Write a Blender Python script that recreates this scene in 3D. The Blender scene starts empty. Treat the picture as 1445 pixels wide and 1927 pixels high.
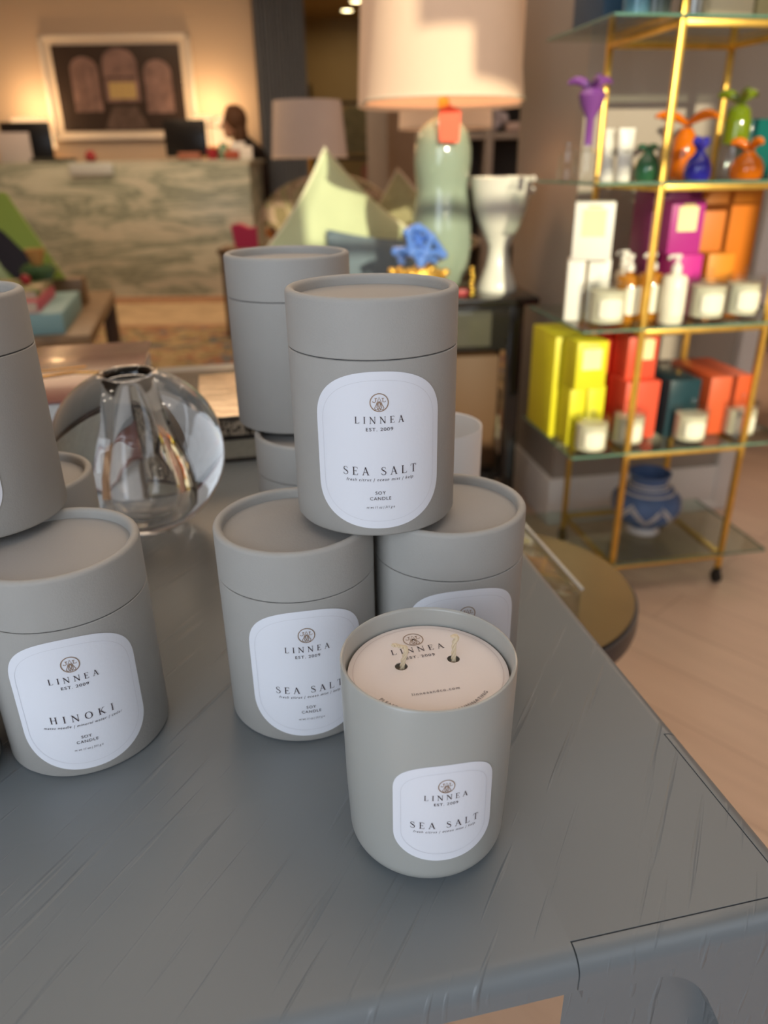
import bpy, bmesh, math, random
from math import sin, cos, pi, radians as rad, sqrt, atan2
from mathutils import Vector, Matrix
random.seed(7)
SC = bpy.context.scene
# ------------------------------------------------------------ camera
FPX, PITCH, ROLL, CAMZ = 1410.5, 0.4363, -0.0149, 1.0688
Fv = Vector((0, cos(PITCH), -sin(PITCH))); Rv0 = Vector((1, 0, 0)); Uv0 = Rv0.cross(Fv)
Rv = Rv0*cos(ROLL)+Uv0*sin(ROLL); Uv = Uv0*cos(ROLL)-Rv0*sin(ROLL)
CAMP = Vector((0, 0, CAMZ))
cd = bpy.data.cameras.new('camera'); cam = bpy.data.objects.new('camera', cd); SC.collection.objects.link(cam)
cam.matrix_world = Matrix.Translation(CAMP) @ Matrix((Rv, Uv, -Fv)).transposed().to_4x4()
cd.sensor_fit = 'VERTICAL'; cd.sensor_height = 24; cd.sensor_width = 18; cd.lens = FPX/1927*24
cd.clip_start = 0.01; cd.clip_end = 60
cd.dof.use_dof = True; cd.dof.focus_distance = 0.385; cd.dof.aperture_fstop = 4.3
SC.camera = cam
SC.view_settings.view_transform = 'Standard'; SC.view_settings.look = 'None'
SC.view_settings.gamma = 1; SC.view_settings.use_curve_mapping = False
SC.view_settings.exposure = 0.0
# ------------------------------------------------------------ world and light
W = bpy.data.worlds.new('world'); SC.world = W; W.use_nodes = True
W.node_tree.nodes['Background'].inputs[0].default_value = (0.75, 0.85, 1.0, 1)
W.node_tree.nodes['Background'].inputs[1].default_value = 0.6

def light(name, kind, loc, energy, col, target=None, **kw):
    l = bpy.data.lights.new(name, kind); l.energy = energy; l.color = col
    for k, v in kw.items(): setattr(l, k, v)
    o = bpy.data.objects.new(name, l); SC.collection.objects.link(o); o.location = loc
    if target is not None:
        o.rotation_euler = (Vector(target)-Vector(loc)).to_track_quat('-Z', 'Y').to_euler()
    return o
SUN_DIR = Vector((-0.20, 0.94, -0.25))
light('sun', 'SUN', (2, -4, 4), 5.0, (1.0, 0.88, 0.62), Vector((2, -4, 4))+SUN_DIR, angle=0.01)
# added area lights before the solid front wall, standing in for daylight
light('daylight_fill', 'AREA', (-0.70, -1.45, 1.25), 47, (0.78, 0.88, 1.0), (-0.1, 0.6, 0.9), shape='RECTANGLE', size=2.0, size_y=1.9)
light('side_daylight_fill', 'AREA', (1.9, -1.4, 1.9), 9, (0.85, 0.92, 1.0), (0.6, 1.5, 0.8), shape='RECTANGLE', size=1.2, size_y=1.2)
# warm ceiling light of the shop
WARM = (1.0, 0.70, 0.44)
light('ceiling_glow', 'AREA', (0.4, 1.6, 2.8), 22, (1.0, 0.80, 0.62), (0.4, 1.6, 0), shape='RECTANGLE', size=2.4, size_y=2.4)
light('ceiling_glow_back', 'AREA', (-1.6, 5.6, 2.8), 78, WARM, (-1.6, 5.6, 0), shape='RECTANGLE', size=3.0, size_y=2.6)
light('ceiling_glow_right', 'AREA', (2.2, 4.2, 2.8), 60, (1.0, 0.74, 0.55), (2.0, 3.6, 0), shape='RECTANGLE', size=2.0, size_y=2.4)
light('hall_glow', 'AREA', (-0.3, 9.9, 2.6), 9, (1.0, 0.72, 0.36), (-0.3, 9.9, 0), shape='RECTANGLE', size=1.0, size_y=1.0)

for i, (x, y) in enumerate([(-1.2, .7), (-.95, .75), (-1.3, 1.1), (-1.0, 1.2), (1.0, .6), (1.25, .75), (.95, 1.05), (1.2, 1.2), (-.2, 2.6), (.1, 2.7), (-.4, 3.0)]):
    light('ceiling_spot', 'POINT', (x, y, 2.72), 1.6, (1, .88, .74), shadow_soft_size=.035)
# ------------------------------------------------------------ materials
MATS = {}
def mat(name, col, rough=0.5, metal=0.0, noise=0.0, nscale=8.0, bump=0.0, bscale=60.0, trans=0.0, ior=1.45,
        emit=0.0, ecol=None, coat=0.0, sub=0.0, spec=0.5):
    if name in MATS: return MATS[name]
    m = bpy.data.materials.new(name); m.use_nodes = True; nt = m.node_tree; b = nt.nodes['Principled BSDF']
    b.inputs['Base Color'].default_value = (*col, 1); b.inputs['Roughness'].default_value = rough
    b.inputs['Metallic'].default_value = metal; b.inputs['IOR'].default_value = ior
    b.inputs['Transmission Weight'].default_value = trans; b.inputs['Coat Weight'].default_value = coat
    b.inputs['Subsurface Weight'].default_value = sub; b.inputs['Specular IOR Level'].default_value = spec
    if sub: b.inputs['Subsurface Radius'].default_value = (0.02, 0.015, 0.01)
    if emit:
        b.inputs['Emission Color'].default_value = (*(ecol or col), 1); b.inputs['Emission Strength'].default_value = emit
    tc = nt.nodes.new('ShaderNodeTexCoord')
    if noise:
        n = nt.nodes.new('ShaderNodeTexNoise'); n.inputs['Scale'].default_value = nscale; n.inputs['Detail'].default_value = 5
        nt.links.new(tc.outputs['Object'], n.inputs['Vector'])
        r = nt.nodes.new('ShaderNodeValToRGB'); r.color_ramp.elements[0].position = .3; r.color_ramp.elements[1].position = .7
        r.color_ramp.elements[0].color = (*[c*(1-noise) for c in col], 1)
        r.color_ramp.elements[1].color = (*[min(1, c*(1+noise)) for c in col], 1)
        nt.links.new(n.outputs['Fac'], r.inputs['Fac']); nt.links.new(r.outputs['Color'], b.inputs['Base Color'])
    if bump:
        n = nt.nodes.new('ShaderNodeTexNoise'); n.inputs['Scale'].default_value = bscale; n.inputs['Detail'].default_value = 4
        nt.links.new(tc.outputs['Object'], n.inputs['Vector'])
        bp = nt.nodes.new('ShaderNodeBump'); bp.inputs['Strength'].default_value = bump; bp.inputs['Distance'].default_value = 0.002
        nt.links.new(n.outputs['Fac'], bp.inputs['Height']); nt.links.new(bp.outputs['Normal'], b.inputs['Normal'])
    MATS[name] = m
    return m

def ramp(nt, stops):
    r = nt.nodes.new('ShaderNodeValToRGB'); e = r.color_ramp.elements
    while len(e) < len(stops): e.new(0.5)
    for i, (p, c) in enumerate(stops): e[i].position = p; e[i].color = (*c, 1)
    return r

# painted table: long brush strokes in the paint
m = mat('painted_grey_wood', (0.170, 0.192, 0.205), rough=0.36, spec=0.6)
nt = m.node_tree; b = nt.nodes['Principled BSDF']; tc = [n for n in nt.nodes if n.type == 'TEX_COORD'][0]
mr = nt.nodes.new('ShaderNodeVectorRotate'); mr.rotation_type = 'Z_AXIS'; mr.inputs['Angle'].default_value = rad(38)
mp = nt.nodes.new('ShaderNodeMapping'); mp.inputs['Scale'].default_value = (230, 9, 30)
n1 = nt.nodes.new('ShaderNodeTexNoise'); n1.inputs['Scale'].default_value = 1; n1.inputs['Detail'].default_value = 1.5
rr = ramp(nt, [(0.62, (0, 0, 0)), (0.78, (1, 1, 1))])
mp2 = nt.nodes.new('ShaderNodeMapping'); mp2.inputs['Scale'].default_value = (110, 14, 30)
n2 = nt.nodes.new('ShaderNodeTexNoise'); n2.inputs['Scale'].default_value = 1; n2.inputs['Detail'].default_value = 3
ad = nt.nodes.new('ShaderNodeMath'); ad.operation = 'MULTIPLY_ADD'; ad.inputs[1].default_value = 0.35
bpn = nt.nodes.new('ShaderNodeBump'); bpn.inputs['Strength'].default_value = 0.5; bpn.inputs['Distance'].default_value = 0.0012
nt.links.new(tc.outputs['Object'], mr.inputs['Vector'])
nt.links.new(mr.outputs['Vector'], mp.inputs['Vector']); nt.links.new(mp.outputs['Vector'], n1.inputs['Vector'])
nt.links.new(mr.outputs['Vector'], mp2.inputs['Vector']); nt.links.new(mp2.outputs['Vector'], n2.inputs['Vector'])
nt.links.new(n1.outputs['Fac'], rr.inputs['Fac']); nt.links.new(n2.outputs['Fac'], ad.inputs[0]); nt.links.new(rr.outputs['Color'], ad.inputs[2])
nt.links.new(ad.outputs[0], bpn.inputs['Height']); nt.links.new(bpn.outputs['Normal'], b.inputs['Normal'])
PAINT = m
# marble
m = mat('green_veined_marble', (0.6, 0.62, 0.52), rough=0.3)
nt = m.node_tree; b = nt.nodes['Principled BSDF']; tc = [n for n in nt.nodes if n.type == 'TEX_COORD'][0]
mp = nt.nodes.new('ShaderNodeMapping'); mp.inputs['Scale'].default_value = (0.65, 0.65, 3.3); mp.inputs['Rotation'].default_value = (0, rad(7), 0)
n1 = nt.nodes.new('ShaderNodeTexNoise'); n1.inputs['Scale'].default_value = 1.5; n1.inputs['Detail'].default_value = 8; n1.inputs['Roughness'].default_value = .66; n1.inputs['Distortion'].default_value = .55
r = ramp(nt, [(0.28, (0.58, 0.60, 0.50)), (0.43, (0.50, 0.52, 0.42)), (0.49, (0.22, 0.26, 0.20)), (0.53, (0.44, 0.46, 0.37)), (0.62, (0.56, 0.55, 0.45)), (0.67, (0.28, 0.31, 0.24)), (0.75, (0.48, 0.5, 0.4))])
nt.links.new(tc.outputs['Object'], mp.inputs['Vector']); nt.links.new(mp.outputs['Vector'], n1.inputs['Vector'])
nt.links.new(n1.outputs['Fac'], r.inputs['Fac']); nt.links.new(r.outputs['Color'], b.inputs['Base Color'])
MARBLE = m
# floor: pale planks
m = mat('pale_oak_planks', (0.5, 0.38, 0.27), rough=0.45)
nt = m.node_tree; b = nt.nodes['Principled BSDF']; tc = [n for n in nt.nodes if n.type == 'TEX_COORD'][0]
vr = nt.nodes.new('ShaderNodeVectorRotate'); vr.rotation_type = 'Z_AXIS'; vr.inputs['Angle'].default_value = rad(48)
br = nt.nodes.new('ShaderNodeTexBrick'); br.inputs['Scale'].default_value = 1.0
br.inputs['Brick Width'].default_value = 1.5; br.inputs['Row Height'].default_value = 0.16; br.inputs['Mortar Size'].default_value = 0.003
br.inputs['Color1'].default_value = (0.58, 0.42, 0.31, 1); br.inputs['Color2'].default_value = (0.62, 0.46, 0.34, 1); br.inputs['Mortar'].default_value = (0.48, 0.34, 0.25, 1)
n1 = nt.nodes.new('ShaderNodeTexNoise'); n1.inputs['Scale'].default_value = 3; n1.inputs['Detail'].default_value = 6
mp = nt.nodes.new('ShaderNodeMapping'); mp.inputs['Scale'].default_value = (1, 9, 1)
r = ramp(nt, [(0.3, (0.92, 0.90, 0.89)), (0.75, (1.04, 1.03, 1.02))])
mx = nt.nodes.new('ShaderNodeMix'); mx.data_type = 'RGBA'; mx.blend_type = 'MULTIPLY'; mx.inputs[0].default_value = 1
nt.links.new(tc.outputs['Object'], vr.inputs['Vector']); nt.links.new(vr.outputs['Vector'], br.inputs['Vector'])
nt.links.new(vr.outputs['Vector'], mp.inputs['Vector']); nt.links.new(mp.outputs['Vector'], n1.inputs['Vector']); nt.links.new(n1.outputs['Fac'], r.inputs['Fac'])
nt.links.new(br.outputs['Color'], mx.inputs[6]); nt.links.new(r.outputs['Color'], mx.inputs[7]); nt.links.new(mx.outputs[2], b.inputs['Base Color'])
FLOOR = m
# patterned fabrics
def patterned(name, cols, scale, rough=0.9):
    m = mat(name, cols[0], rough=rough)
    nt = m.node_tree; b = nt.nodes['Principled BSDF']; tc = [n for n in nt.nodes if n.type == 'TEX_COORD'][0]
    n1 = nt.nodes.new('ShaderNodeTexNoise'); n1.inputs['Scale'].default_value = scale; n1.inputs['Detail'].default_value = 3; n1.inputs['Distortion'].default_value = 1
    k = len(cols); r = ramp(nt, [(0.30+0.4*i/k, c) for i, c in enumerate(cols)]); r.color_ramp.interpolation = 'CONSTANT'
    nt.links.new(tc.outputs['Object'], n1.inputs['Vector']); nt.links.new(n1.outputs['Fac'], r.inputs['Fac']); nt.links.new(r.outputs['Color'], b.inputs['Base Color'])
    return m
CARD = mat('grey_card', (0.385, 0.374, 0.350), rough=0.62, noise=0.02, nscale=40, bump=0.12, bscale=900)
CARDTOP = mat('grey_card_disc', (0.36, 0.35, 0.335), rough=0.6, bump=0.1, bscale=700)
CARDIN = mat('grey_card_core', (0.10, 0.10, 0.10), rough=0.8)
PAPER = mat('white_label_paper', (0.79, 0.81, 0.87), rough=0.6, bump=0.05, bscale=500)
PAPER2 = mat('emboss_shade', (0.66, 0.67, 0.71), rough=0.6)  # greyer tone paints the shade along the embossed line
INK = mat('dark_plum_ink', (0.045, 0.028, 0.035), rough=0.5)
FOIL = mat('bronze_foil', (0.42, 0.30, 0.22), rough=0.35, metal=0.4)
SATIN = mat('satin_grey_glass', (0.40, 0.405, 0.38), rough=0.30, coat=0.25, sub=0.05)
GLASS = mat('clear_glass', (1, 1, 1), rough=0.0, trans=1.0, ior=1.48)
def thin_glass(name, tint, ior=1.5, rough=0.02, extra=0.0):
    # a thin pane: what is behind shows through unbent, the surface reflects by Fresnel
    m = bpy.data.materials.new(name); m.use_nodes = True; nt = m.node_tree; nt.nodes.clear()
    o = nt.nodes.new('ShaderNodeOutputMaterial'); mx = nt.nodes.new('ShaderNodeMixShader'); tr = nt.nodes.new('ShaderNodeBsdfTransparent'); gs = nt.nodes.new('ShaderNodeBsdfGlossy'); fr = nt.nodes.new('ShaderNodeLayerWeight'); pw = nt.nodes.new('ShaderNodeMath'); pw.operation = 'POWER'; pw.inputs[1].default_value = 4.5; ml = nt.nodes.new('ShaderNodeMath'); ml.operation = 'MULTIPLY'; ml.inputs[1].default_value = .75; nt.links.new(fr.outputs['Facing'], pw.inputs[0]); nt.links.new(pw.outputs[0], ml.inputs[0])
    gs.inputs['Roughness'].default_value = rough; tr.inputs['Color'].default_value = (*tint, 1)
    ad = nt.nodes.new('ShaderNodeMath'); ad.operation = 'ADD'; ad.use_clamp = True; ad.inputs[1].default_value = extra+.04
    nt.links.new(ml.outputs[0], ad.inputs[0]); nt.links.new(ad.outputs[0], mx.inputs[0]); nt.links.new(tr.outputs[0], mx.inputs[1]); nt.links.new(gs.outputs[0], mx.inputs[2]); nt.links.new(mx.outputs[0], o.inputs['Surface'])
    MATS[name] = m; return m
TGLASS = thin_glass('thin_clear_glass', (.96, .97, .96), extra=.03)
GGLASS = thin_glass('greenish_shelf_glass', (.86, .93, .89), extra=.02)
GEDGE = mat('green_glass_edge', (0.10, 0.22, 0.16), rough=0.15, spec=0.8)
GOLD = mat('brushed_gold', (0.90, 0.56, 0.12), rough=0.35, metal=0.85, noise=0.12, nscale=30)
WHITE = mat('white_paint', (0.78, 0.76, 0.72), rough=0.5, noise=.02)
BLACK = mat('black_lacquer', (0.012, 0.012, 0.012), rough=0.16, coat=0.5)
DWOOD = mat('dark_walnut', (0.10, 0.055, 0.025), rough=0.4, noise=.3, nscale=20)

# ------------------------------------------------------------ geometry helpers
def at(px, py, Y):
    d = Fv + Rv*((px-722.5)/FPX) - Uv*((py-963.5)/FPX); return CAMP + d*(Y/d.y)
def atz(px, py, z):
    d = Fv + Rv*((px-722.5)/FPX) - Uv*((py-963.5)/FPX); return CAMP + d*((z-CAMZ)/d.z)

class G:
    def __init__(s): s.v = []; s.f = []; s.m = []
    def add(s, vf, M=None, mi=0):
        V, F = vf; n = len(s.v)
        for v in V:
            v = Vector(v); s.v.append(M @ v if M else v)
        for f in F: s.f.append([i+n for i in f]); s.m.append(mi)
        return s
def T(x, y, z): return Matrix.Translation((x, y, z))
def RZ(a): return Matrix.Rotation(a, 4, 'Z')
def RX(a): return Matrix.Rotation(a, 4, 'X')
def RY(a): return Matrix.Rotation(a, 4, 'Y')
def bm_vf(bm):
    bm.verts.index_update(); V = [v.co.copy() for v in bm.verts]; F = [[v.index for v in f.verts] for f in bm.faces]; bm.free(); return V, F
def box(sx, sy, sz, bev=0.0, seg=2, base=True, cx=0, cy=0, cz=0):
    bm = bmesh.new(); bmesh.ops.create_cube(bm, size=1)
    for v in bm.verts: v.co = Vector((v.co.x*sx+cx, v.co.y*sy+cy, v.co.z*sz+(sz/2 if base else 0)+cz))
    if bev: bmesh.ops.bevel(bm, geom=list(bm.edges), offset=bev, segments=seg, affect='EDGES', profile=0.5)
    return bm_vf(bm)
def lathe(prof, seg=96, a0=0):
    V = []; F = []; rows = []
    for r, z in prof:
        if r < 1e-7: rows.append([len(V)]); V.append((0, 0, z))
        else:
            rows.append(list(range(len(V), len(V)+seg)))
            V += [(r*cos(2*pi*k/seg+a0), r*sin(2*pi*k/seg+a0), z) for k in range(seg)]
    for a, b in zip(rows, rows[1:]):
        for k in range(seg):
            k2 = (k+1) % seg
            if len(a) == 1 and len(b) == 1: continue
            if len(a) == 1: F.append([a[0], b[k2], b[k]])
            elif len(b) == 1: F.append([a[k], a[k2], b[0]])
            else: F.append([a[k], a[k2], b[k2], b[k]])
    return V, F
def arc(cx, cz, r, a0, a1, n=6):
    return [(cx+r*cos(rad(a0+(a1-a0)*i/n)), cz+r*sin(rad(a0+(a1-a0)*i/n))) for i in range(n+1)]
def tube(pts, r, seg=10, closed=False):
    pts = [Vector(p) for p in pts]; n = len(pts); V = []; F = []
    rs = r if isinstance(r, (list, tuple)) else [r]*n
    up = Vector((0, 0, 1)); prev = None
    for i, p in enumerate(pts):
        if closed: t = pts[(i+1) % n]-pts[i-1]
        else: t = pts[min(i+1, n-1)]-pts[max(i-1, 0)]
        t.normalize()
        a = prev if prev is not None else (up if abs(t.z) < .9 else Vector((1, 0, 0)))
        u = (a - t*a.dot(t)).normalized(); w = t.cross(u); prev = u
        V += [p+u*(rs[i]*cos(2*pi*k/seg))+w*(rs[i]*sin(2*pi*k/seg)) for k in range(seg)]
    m = n if closed else n-1
    for i in range(m):
        j = (i+1) % n
        for k in range(seg): F.append([i*seg+k, i*seg+(k+1) % seg, j*seg+(k+1) % seg, j*seg+k])
    if not closed: F.append(list(range(seg))[::-1]); F.append([(n-1)*seg+k for k in range(seg)])
    return V, F
def prism(poly, h, axis='z', z0=0):
    n = len(poly); V = [(x, y, z0) for x, y in poly]+[(x, y, z0+h) for x, y in poly]
    F = [list(range(n))[::-1], list(range(n, 2*n))]+[[i, (i+1) % n, (i+1) % n+n, i+n] for i in range(n)]
    if axis == 'y': V = [(x, -z, y) for x, y, z in V]     # poly in xz plane, extruded towards -y
    return V, F
def ball(r, sx=1, sy=1, sz=1, seg=24):
    bm = bmesh.new(); bmesh.ops.create_uvsphere(bm, u_segments=seg, v_segments=seg//2+2, radius=r)
    for v in bm.verts: v.co = Vector((v.co.x*sx, v.co.y*sy, v.co.z*sz))
    return bm_vf(bm)

def make(name, g, mt, parent=None, smooth=True, loc=None, rotz=None, angle=40):
    me = bpy.data.meshes.new(name); me.from_pydata([tuple(v) for v in g.v], [], g.f)
    for mm in (mt if isinstance(mt, (list, tuple)) else [mt]): me.materials.append(mm)
    for p, i in zip(me.polygons, g.m): p.material_index = i; p.use_smooth = smooth
    me.validate()
    bm = bmesh.new(); bm.from_mesh(me); bmesh.ops.recalc_face_normals(bm, faces=bm.faces); bm.to_mesh(me); bm.free()
    if smooth: me.set_sharp_from_angle(angle=rad(angle))
    o = bpy.data.objects.new(name, me); SC.collection.objects.link(o)
    if parent: o.parent = parent
    if loc is not None: o.location = loc
    if rotz is not None: o.rotation_euler = (0, 0, rotz)
    return o
def tag(o, label, cat, group=None):
    o['label'] = label; o['category'] = cat
    if group: o['group'] = group
    return o
def thing(name, label, cat, loc=(0, 0, 0), rotz=0.0, group=None):
    o = bpy.data.objects.new(name, None); SC.collection.objects.link(o); o.location = loc; o.rotation_euler = (0, 0, rotz)
    o.empty_display_size = 0.02
    return tag(o, label, cat, group)
def solo(name, label, cat, g, mt, loc=(0, 0, 0), rotz=0.0, group=None, **k):
    return tag(make(name, g, mt, None, loc=loc, rotz=rotz, **k), label, cat, group)
def struct(name, g, mt, parent=None, **k):
    o = make(name, g, mt, parent, **k)
    if parent is None: o['kind'] = 'structure'
    return o
def dup(root, loc, rotz, label, group=None):
    def cp(o, par):
        c = o.copy(); SC.collection.objects.link(c); c.parent = par
        for ch in list(o.children): cp(ch, c)
        return c
    r = cp(root, None); r.location = loc; r.rotation_euler = (0, 0, rotz); r['label'] = label
    if group: r['group'] = group
    return r

# ------------------------------------------------------------ lettering
def seg_quad(p0, p1, w0, w1=None):
    w1 = w0 if w1 is None else w1
    dx, dy = p1[0]-p0[0], p1[1]-p0[1]; L = sqrt(dx*dx+dy*dy) or 1; nx, ny = -dy/L, dx/L
    return [(p0[0]+nx*w0/2, p0[1]+ny*w0/2), (p0[0]-nx*w0/2, p0[1]-ny*w0/2), (p1[0]-nx*w1/2, p1[1]-ny*w1/2), (p1[0]+nx*w1/2, p1[1]+ny*w1/2)]
def ribbon(pts, ws, closed=False):
    n = len(pts); V = []; F = []
    for i, p in enumerate(pts):
        a = pts[i-1] if (i or closed) else pts[0]; c = pts[(i+1) % n] if (i < n-1 or closed) else pts[-1]
        dx, dy = c[0]-a[0], c[1]-a[1]; L = sqrt(dx*dx+dy*dy) or 1; w = ws[i] if isinstance(ws, list) else ws
        V += [(p[0]-dy/L*w/2, p[1]+dx/L*w/2), (p[0]+dy/L*w/2, p[1]-dx/L*w/2)]
    for i in range(n if closed else n-1):
        j = (i+1) % n; F.append([2*i, 2*i+1, 2*j+1, 2*j])
    return V, F
K, N_, S_ = 0.125, 0.055, 0.045     # thick, thin, serif
def gl(ch):
    q = []
    def st(a, b, w, w1=None): q.append((seg_quad(a, b, w, w1), [[0, 1, 2, 3]]))
    def sf(x, y, l=.13): st((x-l, y), (x+l, y), S_)
    if ch == 'L': st((.18, 0), (.18, 1), K); sf(.18, 1-.02); st((.05, .022), (.64, .022), S_); st((.64, 0), (.67, .24), S_); w = .72
    elif ch == 'I': st((.18, 0), (.18, 1), K); sf(.18, .978, .14); sf(.18, .022, .14); w = .36
    elif ch == 'N': st((.15, 0), (.15, 1), N_); st((.12, .98), (.78, 0), K); st((.78, 0), (.78, 1), N_); sf(.15, .022, .11); sf(.1, .978, .1); sf(.78, .978, .11); w = .93
    elif ch == 'E': st((.18, 0), (.18, 1), K); st((.05, .978), (.6, .978), S_); st((.6, 1), (.62, .8), S_); st((.18, .52), (.48, .52), S_); st((.48, .62), (.48, .42), S_); st((.05, .022), (.62, .022), S_); st((.62, 0), (.66, .22), S_); w = .72
    elif ch == 'A': st((.40, 1), (.10, 0), N_); st((.38, 1), (.72, 0), K); st((.2, .34), (.6, .34), S_); sf(.10, .022, .11); sf(.72, .022, .13); w = .84
    elif ch == 'T': st((.36, 0), (.36, 1), K); st((.03, .978), (.69, .978), S_); st((.04, .98), (.02, .76), S_); st((.68, .98), (.70, .76), S_); sf(.36, .022, .14); w = .72
    elif ch == 'H': st((.18, 0), (.18, 1), K); st((.74, 0), (.74, 1), K); st((.18, .52), (.74, .52), S_)
    elif ch == 'K': st((.18, 0), (.18, 1), K); st((.2, .42), (.68, .98), N_); st((.34, .56), (.76, 0), K); sf(.70, .978, .11); sf(.78, .022, .12)
    if ch in 'HK':
        w = .92
        for x in ((.18, .74) if ch == 'H' else (.18,)): sf(x, .978); sf(x, .022)
    if ch == 'O':
        P = []; Wd = []
        for i in range(24):
            a = 2*pi*i/24; P.append((.46+.38*cos(a), .5+.48*sin(a))); Wd.append(N_+(K-N_)*abs(cos(a))**1.5)
        q.append(ribbon(P, Wd, True)); w = .94
    if ch == 'S':
        P = [(.52, .76), (.50, .90), (.38, .975), (.26, .98), (.13, .92), (.08, .78), (.13, .66), (.28, .56), (.42, .47), (.54, .36), (.56, .22), (.48, .07), (.32, .015), (.18, .03), (.08, .11), (.05, .27)]
        q.append(ribbon(P, [.04, .05, .05, .05, .07, .09, .11, .125, .125, .11, .09, .07, .05, .05, .05, .04])); w = .64
    if ch == ' ': w = .45
    return q, w
def serif(txt, h, width):
    pieces = []; x = 0; adv = []
    for ch in txt: q, w = gl(ch); adv.append((q, w)); x += w
    track = (width/h - x)/(len(txt)-1); V = []; F = []; x = -width/h/2
    for q, w in adv:
        for v, f in q:
            n = len(V); V += [((px+x)*h, py*h) for px, py in v]; F += [[i+n for i in ff] for ff in f]
        x += w+track
    return V, F
def sans(txt, h, width, shear=0.0, space=1.15):
    c = bpy.data.curves.new('t', 'FONT'); c.body = txt; c.size = 1; c.align_x = 'LEFT'; c.space_character = space; c.shear = shear; c.resolution_u = 3
    o = bpy.data.objects.new('t', c); SC.collection.objects.link(o)
    dg = bpy.context.evaluated_depsgraph_get(); e = o.evaluated_get(dg); me = e.to_mesh()
    V = [(v.co.x, v.co.y) for v in me.vertices]; F = [list(p.vertices) for p in me.polygons]; e.to_mesh_clear()
    bpy.data.objects.remove(o); bpy.data.curves.remove(c)
    x0 = min(v[0] for v in V); x1 = max(v[0] for v in V); s = width/(x1-x0)
    return [((x-x0)*s-width/2, y*h/0.70) for x, y in V], F
def emblem(r):
    V = []; F = []
    def ad(vf):
        n = len(V); V.extend(vf[0]); F.extend([[i+n for i in f] for f in vf[1]])
    ad(ribbon([(r*cos(2*pi*i/40), r*sin(2*pi*i/40)) for i in range(40)], r*.11, True))
    w = r*.075
    ad(ribbon([(-.30*r, -.15*r), (0, .62*r), (.30*r, -.15*r)], w))
    for s in (-1, 1):
        ad(ribbon([(s*x*r, y*r) for x, y in ((0, .15), (-.30, -.20), (-.52, -.62), (-.42, -.80), (-.15, -.80), (.08, -.45), (.12, -.15), (0, .15))], w))
        ad(ribbon([(s*x*r, y*r) for x, y in ((0, .05), (.22, -.25), (.26, -.55), (.05, -.9))], w))
    ad(ribbon([(-.38*r, .48*r), (-.38*r, .12*r), (-.52*r, .02*r), (-.70*r, .06*r), (-.72*r, .18*r)], w))     # J
    ad(ribbon([(-.50*r, .48*r), (-.24*r, .48*r)], w))
    ad(ribbon([(.40*r, .48*r), (.40*r, .06*r), (.66*r, .06*r), (.72*r, .18*r)], w))                           # L
    ad(ribbon([(.28*r, .48*r), (.54*r, .48*r)], w))
    return V, F
def wrap(vf, R, z=0, u0=0):
    return [(R*sin((x+u0)/R), -R*cos((x+u0)/R), y+z) for x, y in vf[0]], vf[1]
def lab_half(t, hw, hh, cap, ex=2.25):   # half height of the label outline at abs(u)=t*hw
    return (hh-cap)+cap*(1-abs(t)**ex)**(1/ex)
def label_shape(hw, hh, cap, nu=48, nv=6):
    V = []; F = []
    for i in range(nu+1):
        t = sin(pi/2*(-1+2*i/nu)); h = lab_half(t, hw, hh, cap)
        V += [(t*hw, -h+2*h*j/nv) for j in range(nv+1)]
    for i in range(nu):
        for j in range(nv): a = i*(nv+1)+j; F.append([a, a+nv+1, a+nv+2, a+1])
    return V, F
def label_outline(hw, hh, cap, n=60):
    P = []
    for i in range(n+1): t = sin(pi/2*(-1+2*i/n)); P.append((t*hw, lab_half(t, hw, hh, cap)))
    return P+[(x, -y) for x, y in P[::-1]]
def put_label(root, R, zc, hw, hh, cap, items, name='paper_label'):
    lb = make(name, G().add(wrap(label_shape(hw, hh, cap), R+.00035, zc)), PAPER, root)
    make('embossed_border', G().add(wrap(ribbon(label_outline(hw-.0038, hh-.0045, cap-.003), .00022, True), R+.0005, zc)), PAPER2, lb)
    for nm, vf, z, mt, u in items: make(nm, G().add(wrap(vf, R+.0006, z, u)), mt, lb)
    return lb

# ============================================================ THE SETTING
TH = 0.75
struct('floor', G().add(box(9, 14, .1, cx=-.5, cy=5.0, cz=-.1)), FLOOR)
WALLM = mat('warm_plaster', (0.62, 0.50, 0.38), rough=0.9, bump=.1, bscale=20)
GREYW = mat('taupe_plaster', (0.36, 0.31, 0.26), rough=0.9, bump=.1, bscale=20)
struct('ceiling', G().add(box(9, 14, .1, cx=-.5, cy=5.0, cz=2.9)), mat('ceiling_paint', (0.6, 0.55, 0.48), rough=.9, noise=.02))
struct('wall_left', G().add(box(.1, 14, 2.9, cx=-4.95, cy=5)), WALLM)
struct('wall_right', G().add(box(.1, 14, 2.9, cx=3.95, cy=5)), mat('dusty_pink_plaster', (0.50, 0.36, 0.30), rough=.9, noise=.03))
struct('wall_back', G().add(box(3.75, .12, 2.9, cx=-3.07, cy=8.56)), WALLM)
struct('wall_back_right', G().add(box(3.9, .12, 2.9, cx=2.0, cy=8.56)), mat('tan_plaster', (0.45, 0.34, 0.26), rough=.9, noise=.03))
g = G().add(box(.1, 2.5, 2.9, cx=-1.14, cy=9.87)); struct('wall_hall_left', g, mat('hall_stone', (0.42, 0.30, 0.16), rough=.8, noise=.15, nscale=5))
struct('wall_hall_right', G().add(box(.1, 2.5, 2.9, cx=.10, cy=9.87)), mat('hall_paint', (0.34, 0.26, 0.15), rough=.9, noise=.03))
struct('wall_hall_end', G().add(box(1.3, .1, 2.9, cx=-.5, cy=11.1)), MATS['hall_paint'])
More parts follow.
